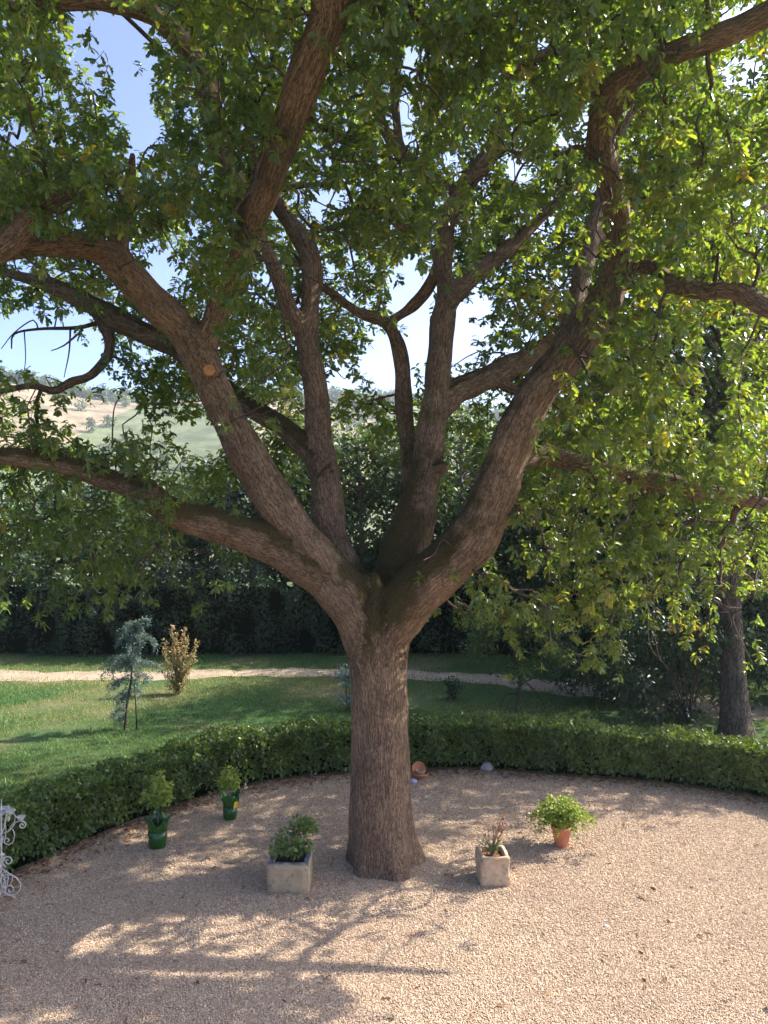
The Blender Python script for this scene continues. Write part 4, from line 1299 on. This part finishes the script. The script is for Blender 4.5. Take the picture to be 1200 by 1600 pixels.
# ---- young blue cedar with its stake
def cedar():
    p = on_ground(196, 1140)
    root = thing('young_cedar', 'young blue-green cedar with drooping branches standing on the lawn', 'tree', tuple(p))
    K = p.y / FPX
    def q(x, y, dy=0.0): return ((x - 196) * K, dy, (1140 - y) * K)
    st = catmull([q(195, 1142), q(199, 1100), q(205, 1060), q(207, 1020), q(209, 985), q(212, 967)], .08)
    tubes = [(st, np.linspace(.032, .008, len(st)))]
    P, D = [], []
    def bough(a, b, sag, r=.01):
        a, b = np.array(a), np.array(b)
        m = (a + b) / 2 + np.array([0, 0, sag])
        L = catmull([tuple(a), tuple(m), tuple(b)], .04)
        tubes.append((L, np.linspace(r, .003, len(L))))
        for t in L[1:]:
            for _ in range(10):
                w = np.array([rng.normal(0, .03), rng.normal(0, .05), rng.normal(-.01, .018)])
                P.append(t + w); D.append(unit(np.array([rng.normal(0, .6), rng.normal(0, .6), rng.normal(-.15, .5)])))
            if rng.random() < .45:          # hanging side sprays
                hl_ = rng.uniform(.06, .2)
                for k in np.linspace(0, 1, 6):
                    for _ in range(5):
                        P.append(t + np.array([rng.normal(0, .02), rng.normal(0, .02), -hl_ * k])); D.append(unit(rng.normal(size=3) + np.array([0, 0, -.5])))
    for (x, y, sg, dy) in [(232, 967, .02, .05), (200, 972, .03, -.1), (222, 985, .03, .1), (186, 990, .06, 0), (224, 1000, .05, -.15), (190, 985, .05, .2), (184, 1006, .10, -.1), (242, 1004, .08, .05), (195, 1016, .06, .2), (222, 1022, .06, -.2), (200, 1030, .03, .1), (215, 1035, .05, -.2), (160, 1045, .18, 0), (168, 1040, .14, .25), (163, 1052, .16, -.2), (248, 1006, .09, -.1), (180, 1047, .10, -.2), (222, 1042, .08, .2), (190, 1050, .08, .3)]:
        t = np.clip((1140 - y + 14) / 172, .3, .98)
        a = st[int(t * (len(st) - 1))]
        bough(a, q(x, y, dy), sg)
    # a long side bough on the right, sparse low ones
    bough(st[int(.60 * len(st))], q(245, 1045, .2), .09); bough(st[int(.5 * len(st))], q(172, 1075, .1), .05, .006)
    for (x, y, dy) in [(180, 1100, .1), (178, 1115, -.1), (184, 1085, .2), (214, 1085, .2), (172, 1068, -.1), (232, 1062, .1), (182, 1125, .1), (176, 1092, .2), (220, 1070, -.2), (186, 1108, -.2), (240, 1058, -.1)]:
        bough(st[int(np.clip((1140 - y + 12) / 172, 0, 1) * (len(st) - 1))], q(x, y, dy), .04, .006)
    link('trunk', tubes_mesh('trunk', tubes, M['bark_twig'], 5), root)
    P = np.array(P); D = np.array(D)
    leaf_object('needles', P, D, rand_dirs(len(P)), rng.uniform(.04, .075, len(P)), leaf_quad(.11), M['blue_leaf'], root)
    sp = on_ground(214, 1142)
    m = MB()
    m.tube([(0, 0, -.05), (-.02, 0, .5), (-.05, 0, 1.0)], [.016, .016, .015], 7)
    o = m.build('support_stake', M['stake'], None, True, loc=tuple(sp))
    tag(o, 'thin dark stake standing beside the young cedar', 'stake')
cedar()

# ---- copper coloured feathery shrub
def copper_shrub():
    p = on_ground(278, 1085)
    root = thing('copper_shrub', 'feathery copper-tinged young tree lit on the lawn beside the path', 'shrub', tuple(p))
    K = p.y / FPX
    tubes, P, D = [], [], []
    for (x, y) in [(268, 980), (262, 1000), (256, 1018), (252, 1036), (284, 985), (292, 996), (300, 1005), (296, 1022), (302, 1028), (275, 992), (288, 1012), (270, 1015), (262, 1040), (292, 1040), (280, 1030), (272, 1045), (286, 1050), (268, 1065), (290, 1065)]:
        b = np.array([(x - 278) * K * 1.25, rng.uniform(-.3, .3), (1085 - y) * K])
        L = catmull([(0, 0, -.03), tuple(b * np.array([.35, .4, .45]) + rng.normal(0, .03, 3)), tuple(b)], .05)
        tubes.append((L, np.linspace(.014, .003, len(L))))
        for k, t in enumerate(L):
            fr = k / len(L)
            if fr < .22: continue
            for _ in range(8):
                P.append(t + rng.normal(0, .07 * (1.15 - .8 * fr), 3)); D.append(unit(np.array([0, 0, .7]) + rng.normal(0, .7, 3)))
    link('stems', tubes_mesh('stems', tubes, M['bark_twig'], 5), root)
    P = np.array(P); D = np.array(D)
    tint = np.clip(.25 + .33 * (P[:, 2] - .6) + rng.normal(0, .15, len(P)), 0, 1)
    leaf_object('foliage', P, D, rand_dirs(len(P)), rng.uniform(.04, .075, len(P)), leaf_quad(.28), M['copper_leaf'], root, tint)
copper_shrub()
p = on_ground(710, 1092)
shrub('small_shrub', 'small dark bush on the lawn before the sandy path', 'shrub', tuple(p), ball(7, .14, .12, .12, .55), [.16] * 7, 420, .07, 'dark_leaf', None, leaf_simple(), .012)
p = on_ground(543, 1108)
shrub('small_shrub', 'small bluish sapling on the lawn beside the oak trunk', 'shrub', tuple(p), ball(8, .16, .12, .2, .95), [.16] * 8, 420, .07, 'blue_leaf', None, leaf_simple(), .012)

# ---- wooded slope far across the valley: reads as one mass
def far_woods():
    N = 2600
    az = rng.uniform(-.62, .62, N); r = rng.uniform(190, 560, N)
    keep = (np.sin(az * 17 + r * .02) + np.sin(r * .035 + az * 6) + rng.normal(0, .55, N)) > .45
    ridge = rng.random(N) < .35
    r = np.where(ridge, rng.uniform(470, 545, N), r)
    ok = keep | ridge
    az, r, ridge = az[ok], r[ok], ridge[ok]
    x, y = r * np.sin(az), r * np.cos(az)
    z = hill_h(x, y)
    s_ = np.where(ridge, rng.uniform(2.4, 5.0, len(x)), rng.uniform(1.5, 3.2, len(x)))
    k = 70
    u = rand_dirs(len(x) * k) * rng.random((len(x) * k, 1)) ** .33
    C = np.repeat(np.stack([x, y, z + s_ * 1.05], 1), k, 0); S = np.repeat(s_, k)
    P = C + u * S[:, None] * np.array([1, 1, 1.1])
    T = np.clip(np.repeat(rng.random(len(x)), k) * .8 + rng.normal(0, .12, len(P)), 0, 1)
    o = leaf_object('far_woods', P, rand_dirs(len(P)), unit(u + np.array([0, 0, .4])), S * .55, leaf_quad(.4), M['wood_leaf'], None, T)
    tag(o, 'distant trees and olive groves on the slope across the valley', 'woods')
far_woods()

# ------------------------------------------------------------------ pots and things on the gravel
def noisy_box(w, d, h, t, depth, rough, seed):
    """open stone trough, w x d x h, walls t thick, floor at depth below the rim; uneven hewn faces"""
    bm = bmesh.new()
    o = [(-w / 2, -d / 2), (w / 2, -d / 2), (w / 2, d / 2), (-w / 2, d / 2)]
    i = [(-w / 2 + t, -d / 2 + t), (w / 2 - t, -d / 2 + t), (w / 2 - t, d / 2 - t), (-w / 2 + t, d / 2 - t)]
    vb = [bm.verts.new((x, y, -.02)) for x, y in o]
    vt = [bm.verts.new((x, y, h)) for x, y in o]
    vi = [bm.verts.new((x, y, h)) for x, y in i]
    vf = [bm.verts.new((x, y, h - depth)) for x, y in i]
    bm.faces.new(vb[::-1]); bm.faces.new(vf)
    for k in range(4):
        n = (k + 1) % 4
        bm.faces.new((vb[k], vb[n], vt[n], vt[k]))
        bm.faces.new((vt[k], vt[n], vi[n], vi[k]))
        bm.faces.new((vi[k], vi[n], vf[n], vf[k]))
    bmesh.ops.bevel(bm, geom=list(bm.edges), offset=.008, segments=2, affect='EDGES')
    bmesh.ops.subdivide_edges(bm, edges=list(bm.edges), cuts=5, use_grid_fill=True)
    r = random.Random(seed)
    ph = [r.uniform(0, 6.28) for _ in range(6)]
    for v in bm.verts:
        x, y, z = v.co
        k = math.sin(x * 31 + ph[0]) * math.sin(z * 27 + ph[1]) + math.sin(y * 29 + ph[2]) * math.sin(z * 35 + ph[3]) + .6 * r.uniform(-1, 1)
        v.co.x += rough * k * (1 if x > 0 else -1)
        v.co.y += rough * .8 * k * (1 if y > 0 else -1)
        if z > h - .03: v.co.z += rough * 1.4 * (math.sin(x * 23 + ph[4]) + math.sin(y * 27 + ph[5]))
    me = bpy.data.meshes.new('box')
    bm.to_mesh(me); bm.free()
    for p in me.polygons: p.use_smooth = True
    return me

def heap(w, d, z, n, amp):
    V, F = [], []
    for a in range(n + 1):
        for b in range(n + 1):
            V.append(((a / n - .5) * w, (b / n - .5) * d, z + rng.uniform(0, amp) + amp * 1.2 * math.sin(math.pi * a / n) * math.sin(math.pi * b / n)))
    for a in range(n):
        for b in range(n):
            k = a * (n + 1) + b
            F.append((k, k + n + 1, k + n + 2, k + 1))
    return np.array(V), np.array(F)

def planter(label, x, y, w, d, h, t, mat, rim, soil, rough, rz, seed):
    p = on_ground(x, y)
    loc = (p.x, p.y + d / 2, 0)
    root = thing('stone_planter', label, 'planter', loc, rz)
    me = noisy_box(w, d, h, t, .07, rough, seed)
    me.materials.append(M[mat]); me.name = 'trough'
    if rim:                                     # the flat rim is a darker, weathered cement band
        me.materials.append(M[rim])
        for q in me.polygons:
            if q.center.z > h - .008 and q.normal.z > .5: q.material_index = 1
    link('trough', me, root)
    V, F = heap(w - 2 * t + .01, d - 2 * t + .01, h - .055, 10, .014)
    link('soil', mesh_np('soil', V, F, [M[soil]], True), root)
    return Vector(loc) + Vector((0, 0, h - .05))

c1 = planter('square grey-rimmed stone planter with a leafy green bush on the gravel', 450, 1398, .49, .47, .35, .07, 'stone', 'stone_rim', 'soil', .0018, R(-1.5), 3)
c2 = planter('rough pale stone planter with a thin reddish plant on the gravel', 773, 1387, .355, .38, .345, .055, 'stone_warm', None, 'soil_warm', .005, R(3), 5)
c2.x += .0

def potted(name, label, loc, centres, radii, n, leaf, mat, tm=None, stem=.006, per=None):
    return shrub(name, label, 'plant', tuple(loc), centres, radii, n, leaf, mat, None, tm, stem)

potted('camellia_bush', 'small glossy green bush growing in the grey-rimmed planter', c1 + Vector((.02, 0, 0)),
       [(-.17, 0, .22), (-.1, .05, .30), (0, -.05, .20), (.03, .05, .34), (.1, 0, .28), (.14, .03, .42), (.05, 0, .46), (.22, 0, .44), (.17, .02, .18), (-.08, -.05, .14), (.02, 0, .10), (.10, .05, .12), (.24, .02, .40), (-.2, 0, .13)],
       [.08] * 14, 620, .058, 'camellia_leaf', leaf_simple(.32, .08, .15), .008)
# sparse rose-like plant
def rose():
    root = thing('sparse_plant', 'sparse twiggy plant with reddish leaves in the rough pale planter', 'plant', tuple(c2))
    tubes, P, D, T = [], [], [], []
    for (x, y, z, lf) in [(-.22, 0, .22, 2), (-.13, .03, .30, 2), (-.05, 0, .36, 3), (.02, .05, .32, 2), (.10, .0, .40, 6), (.14, .02, .50, 8), (.13, 0, .33, 6), (.10, 0, .20, 7), (-.06, -.02, .17, 8), (-.05, 0, .10, 9), (.05, 0, .12, 5), (-.14, 0, .12, 2)]:
        b = np.array([x, y, z])
        L = catmull([(0, 0, -.02), tuple(b * np.array([.3, .3, .5]) + rng.normal(0, .015, 3)), tuple(b)], .03)
        tubes.append((L, np.linspace(.008, .0035, len(L))))
        for _ in range(lf * 2):
            k = rng.integers(len(L) // 2, len(L))
            P.append(L[k] + rng.normal(0, .012, 3)); D.append(rng.normal(size=3)); T.append(np.clip((.2 if z < .22 else .75) + rng.normal(0, .18), 0, 1))
    link('stems', tubes_mesh('stems', tubes, M['bark_far'], 4), root)
    leaf_object('foliage', np.array(P), unit(np.array(D)), unit(np.array([0, 0, .6]) + rand_dirs(len(P))), rng.uniform(.035, .065, len(P)), leaf_simple(), M['rose_leaf'], root, np.array(T))
rose()

# terracotta pot with an overflowing fern-like plant
def terracotta_pot():
    p = on_ground(880, 1327)
    loc = (p.x, p.y + .1, 0)
    root = thing('terracotta_pot', 'terracotta flower pot brimming with light green plant on the gravel', 'pot', loc)
    m = MB()
    m.lathe([(.082, 0), (.088, .01), (.126, .22), (.132, .23), (.140, .235), (.142, .275), (.136, .28), (.124, .278), (.118, .24)], 28, None, False)
    m.build('pot_body', M['terracotta'], root, True)
    m = MB(); m.lathe([(.0, .245), (.06, .25), (.119, .242)], 20, None, False)
    m.build('soil', M['soil'], root, True)
    pl = thing('bushy_plant', 'light green bushy plant overflowing the terracotta pot', 'plant', (loc[0], loc[1], .25))
    tubes, P, D = [], [], []
    for i in range(110):
        a = rng.random() * 6.283
        rr = rng.uniform(.05, .44); zz = rng.uniform(.25, 1.0) * .34 * (1 - (rr / .49) ** 2) + .07 - .05 * (rr / .44) ** 4
        b = np.array([rr * math.cos(a), rr * math.sin(a), zz])
        L = catmull([(0, 0, 0), (b[0] * .45, b[1] * .45, max(b[2], 0) * .6 + .12), tuple(b)], .04)
        tubes.append((L, np.linspace(.003, .0012, len(L))))
        for t in L[2:]:
            for _ in range(6):
                P.append(t + rng.normal(0, .026, 3)); D.append(np.array([math.cos(a), math.sin(a), 0]) + rng.normal(0, .8, 3))
    link('stems', tubes_mesh('stems', tubes, M['bark_twig'], 3), pl)
    n = len(P)
    leaf_object('foliage', np.array(P), unit(np.array(D)), unit(np.array([0, 0, .9]) + rand_dirs(n) * .7), rng.uniform(.028, .05, n), leaf_simple(.36, .06, .12), M['lime_leaf'], pl)
terracotta_pot()

# standard trees in pots wrapped in green foil
def wrapped(px, py, r, h, wrap_h, stem_h, cr, mat, nleaf, lab_pot, lab_tree, tagged, seed):
    p = on_ground(px, py)
    loc = (p.x, p.y + r, 0)
    root = thing('wrapped_pot', lab_pot, 'pot', loc, seed * 1.1, 'foil-wrapped pots before the hedge')
    rr = random.Random(seed)
    ph = [rr.uniform(0, 6.28) for _ in range(4)]
    m = MB()
    m.lathe([(r * .86, 0), (r * .9, .012), (r * .96, h * .5), (r, h), (r * .96, h), (r * .9, h - .02), (.0, h - .02)], 28, lambda q, z, a, i: (q * (1 + .03 * math.sin(a * 9 + ph[0]) + .02 * math.sin(a * 15 + z * 20)), z), False)
    m.build('wrapped_body', M['green_wrap'], root, True)
    m = MB()
    def flare(q, z, a, i):
        k = (z - h) / wrap_h
        pet = .55 + .45 * (.5 + .5 * math.sin(a * 3 + ph[1])) + .1 * math.sin(a * 8 + ph[2])
        return q * (1 + .10 * math.sin(a * 7 + ph[3]) * k), h - .01 + max(k, 0) * wrap_h * pet
    m.lathe([(r * 1.0, h - .01), (r * .98, h + wrap_h * .25), (r * 1.06, h + wrap_h * .6), (r * 1.34, h + wrap_h)], 42, flare, False)
    o = m.build('foil_collar', M['green_wrap'], root, True)
    md = o.modifiers.new('s', 'SOLIDIFY'); md.thickness = .002
    if tagged:
        m = MB(); m.box(-.035, .035, -.003, .003, -.05, .05)
        t = m.build('price_tag', M['yellow_tag'], root)
        t.location = (r * 1.12 * math.cos(-.6 - seed * 1.1), r * 1.12 * math.sin(-.6 - seed * 1.1), h + .03); t.rotation_euler = (.2, 0, .9 - seed * 1.1)
    tr = thing('potted_tree', lab_tree, 'tree', (loc[0], loc[1], h - .03))
    st = catmull([(0, 0, 0), (.01, 0, stem_h * .5), (0, .01, stem_h), (.01, 0, stem_h + cr)], .05)
    tubes = [(st, np.linspace(.011, .005, len(st)))]
    C = []
    for _ in range(22):
        c = rand_dirs(1)[0] * np.array([cr, cr, cr * 1.25]) * rng.uniform(.35, .95) + np.array([0, 0, stem_h + cr * 1.05])
        C.append(c)
        L = catmull([tuple(st[len(st) * 2 // 3]), tuple((st[-1] + c) / 2), tuple(c)], .06)
        tubes.append((L, np.linspace(.005, .002, len(L))))
    link('trunk', tubes_mesh('trunk', tubes, M['bark_far'], 5), tr)
    P, D, Nn, S, T = crown_leaves(C, [cr * .36] * 22, [nleaf / 22] * 22, .05, 1.0)
    leaf_object('crown', P, D, Nn, S, leaf_simple(.3), M[mat], tr, T)
wrapped(242, 1330, .125, .24, .21, .36, .20, 'foil_leaf', 620, 'green foil-wrapped pot of the larger potted tree before the hedge', 'round-headed little tree in the larger green wrapped pot', False, 1)
wrapped(357, 1284, .105, .20, .21, .26, .17, 'foil_leaf', 520, 'smaller green foil-wrapped pot with a yellow tag before the hedge', 'bright leafy little tree in the wrapped pot with yellow tag', True, 2)

# bowls, stones
def bowls():
    p = on_ground(657, 1221)
    loc = (p.x, p.y + .14, 0)
    def bowl(name, label, r, h, l, rot=(0, 0, 0), mat='terracotta'):
        m = MB()
        m.lathe([(r * .62, 0), (r * .66, .01), (r * .92, h * .75), (r, h * .8), (r * 1.02, h), (r * .95, h), (r * .88, h * .8), (r * .58, .02), (0.001, .018)], 26, None, False)
        o = m.build(name, M[mat], None, True, loc=l)
        o.rotation_euler = rot
        return tag(o, label, 'bowl')
    bowl('terracotta_bowl', 'wide terracotta bowl on the gravel behind the oak trunk', .145, .105, loc)
    bowl('terracotta_bowl', 'terracotta saucer leaning upright in the wide bowl behind the trunk', .115, .05, (loc[0] - .03, loc[1] + .06, .14), (R(62), 0, R(8)))
    m = MB()
    m.lathe([(.055, 0), (.06, .005), (.075, .1), (.082, .105), (.082, .125), (.072, .125), (.06, .02), (.001, .02)], 20, None, False)
    o = m.build('clay_pot', M['stone_warm'], None, True, loc=(loc[0] + .005, loc[1] - .015, .022))
    tag(o, 'small pale clay pot standing inside the wide terracotta bowl', 'pot')
def stone(name, label, x, y, sx, sy, sz, mat, seed):
    bm = bmesh.new()
    bmesh.ops.create_icosphere(bm, subdivisions=3, radius=1)
    r = random.Random(seed); ph = [r.uniform(0, 6) for _ in range(6)]
    for v in bm.verts:
        c = v.co.copy()
        k = 1 + .10 * math.sin(c.x * 3 + ph[0]) + .09 * math.sin(c.y * 4 + ph[1]) + .08 * math.sin(c.z * 5 + ph[2]) + .03 * math.sin(c.x * 11 + c.y * 9)
        v.co = Vector((c.x * sx * k, c.y * sy * k, c.z * sz * k + sz * .75))
    me = bpy.data.meshes.new(name); bm.to_mesh(me); bm.free()
    for p in me.polygons: p.use_smooth = True
    me.materials.append(M[mat])
    p = on_ground(x, y)
    o = link(name, me, None, (p.x, p.y + sy, 0)); o.rotation_euler = (0, 0, r.uniform(-.4, .4))
    return tag(o, label, 'stone')
bowls()
stone('pale_rock', 'pale rounded rock lying at the foot of the clipped hedge', 762, 1207, .125, .09, .075, 'rock', 4)
stone('small_stone', 'small bluish stone on the gravel peeping out behind the trunk', 646, 1226, .06, .05, .045, 'pale_blue', 9)
stone('white_stone', 'small white stone lying alone on the sunlit gravel', 948, 1450, .028, .02, .013, 'white_iron', 11)

# ---- white wrought-iron candle stand at the hedge
def iron_stand():
    p = on_ground(2, 1406)
    K = p.y / FPX
    root = thing('iron_stand', 'white wrought-iron stand with scrolls and candle cups before the hedge', 'stand', (p.x, p.y, 0))
    m = MB()
    m.tube([(0, 0, .03), (0, 0, .6), (0, 0, 1.05), (0, 0, 1.17)], [.011, .011, .010, .002], 10)
    m.lathe([(.0, .50), (.022, .51), (.026, .525), (.02, .54), (.0, .55)], 12, None, False)
    m.lathe([(.0, 1.00), (.018, 1.008), (.0, 1.025)], 12, None, False)
    m.build('pole', M['white_iron'], root, True)
    def q(x, y): return ((x - 2) * K, (1406 - y) * K)
    def spiral(cx, cy, r0, a0, turns, sgn):
        out = []
        n = int(18 * turns)
        for i in range(n + 1):
            t = i / n
            r = r0 * (1 - .82 * t); a = a0 + sgn * 2 * math.pi * turns * t
            out.append((cx + r * math.cos(a), cy + r * math.sin(a)))
        return out
    low = spiral(12, 1346, 9, math.pi * .62, 1.5, 1)[::-1] + [(4, 1358), (14, 1366), (25, 1373), (31, 1382), (30, 1391), (24, 1398)] + spiral(15, 1391, 9.5, 1.2, 1.4, 1)
    inner = spiral(10, 1373, 6, math.pi * 1.7, 1.3, -1)[::-1] + [(18, 1368), (19, 1376), (14, 1384), (9, 1387)]
    arm = [(3, 1303), (12, 1300), (19, 1293), (22, 1287), (28, 1284)] + spiral(33, 1291, 6, -1.2, 1.3, 1)
    loop = [(19, 1296), (22, 1305), (20, 1316), (13, 1321)] + spiral(11, 1314, 6, 1.3, 1.1, 1)
    up = [(12, 1300), (16, 1292), (22, 1284), (23, 1276), (19, 1270)]
    for k in range(4):
        ang = math.pi / 2 * k + .12
        c, s_ = math.cos(ang), math.sin(ang)
        def path(pts): return [(q(*t)[0] * c, q(*t)[0] * s_, q(*t)[1]) for t in pts]
        m = MB()
        m.tube(path(low), .0075, 7); m.tube(path(inner), .006, 6); m.tube(path(loop), .006, 6)
        foot = [(2, 1395), (8, 1396), (16, 1400), (24, 1405), (26, 1407)]
        m.tube(path(foot), .0075, 7)
        sc = m.build('scroll_leg', M['white_iron'], root, True)
        m = MB()
        m.tube(path(arm), .007, 7); m.tube(path(up), .006, 6)
        ar = m.build('arm', M['white_iron'], root, True)
        m = MB()
        bx, bz = q(31, 1284)
        m.lathe([(.006, 0), (.03, .006), (.032, .02), (.036, .035), (.055, .052), (.052, .054), (.03, .036), (.0, .03)], 16, None, False)
        m.build('candle_cup', M['white_iron'], ar, True, loc=(bx * c, bx * s_, bz))
        m = MB()
        bx, bz = q(15, 1272)
        m.lathe([(.006, -.02), (.035, .0), (.04, .02), (.066, .035), (.062, .038), (.034, .02), (.0, .015)], 16, None, False)
        m.build('candle_cup', M['white_iron'], ar, True, loc=(bx * c, bx * s_, bz))
iron_stand()

# ------------------------------------------------------------------ air between here and the far slope
def haze():
    m, nt, out = mat_new('haze')
    v = nt.nodes.new('ShaderNodeVolumePrincipled')
    v.inputs['Color'].default_value = (.86, .91, 1.0, 1)
    v.inputs['Density'].default_value = 0.00038
    v.inputs['Anisotropy'].default_value = 0.3
    nt.links.new(v.outputs[0], out.inputs['Volume'])
    b = MB(); b.box(-1200, 1200, -400, 1250, -60, 120)
    o = b.build('haze', m)
    tag(o, 'thin pale summer haze filling the valley air', 'haze', None, 'stuff')
haze()
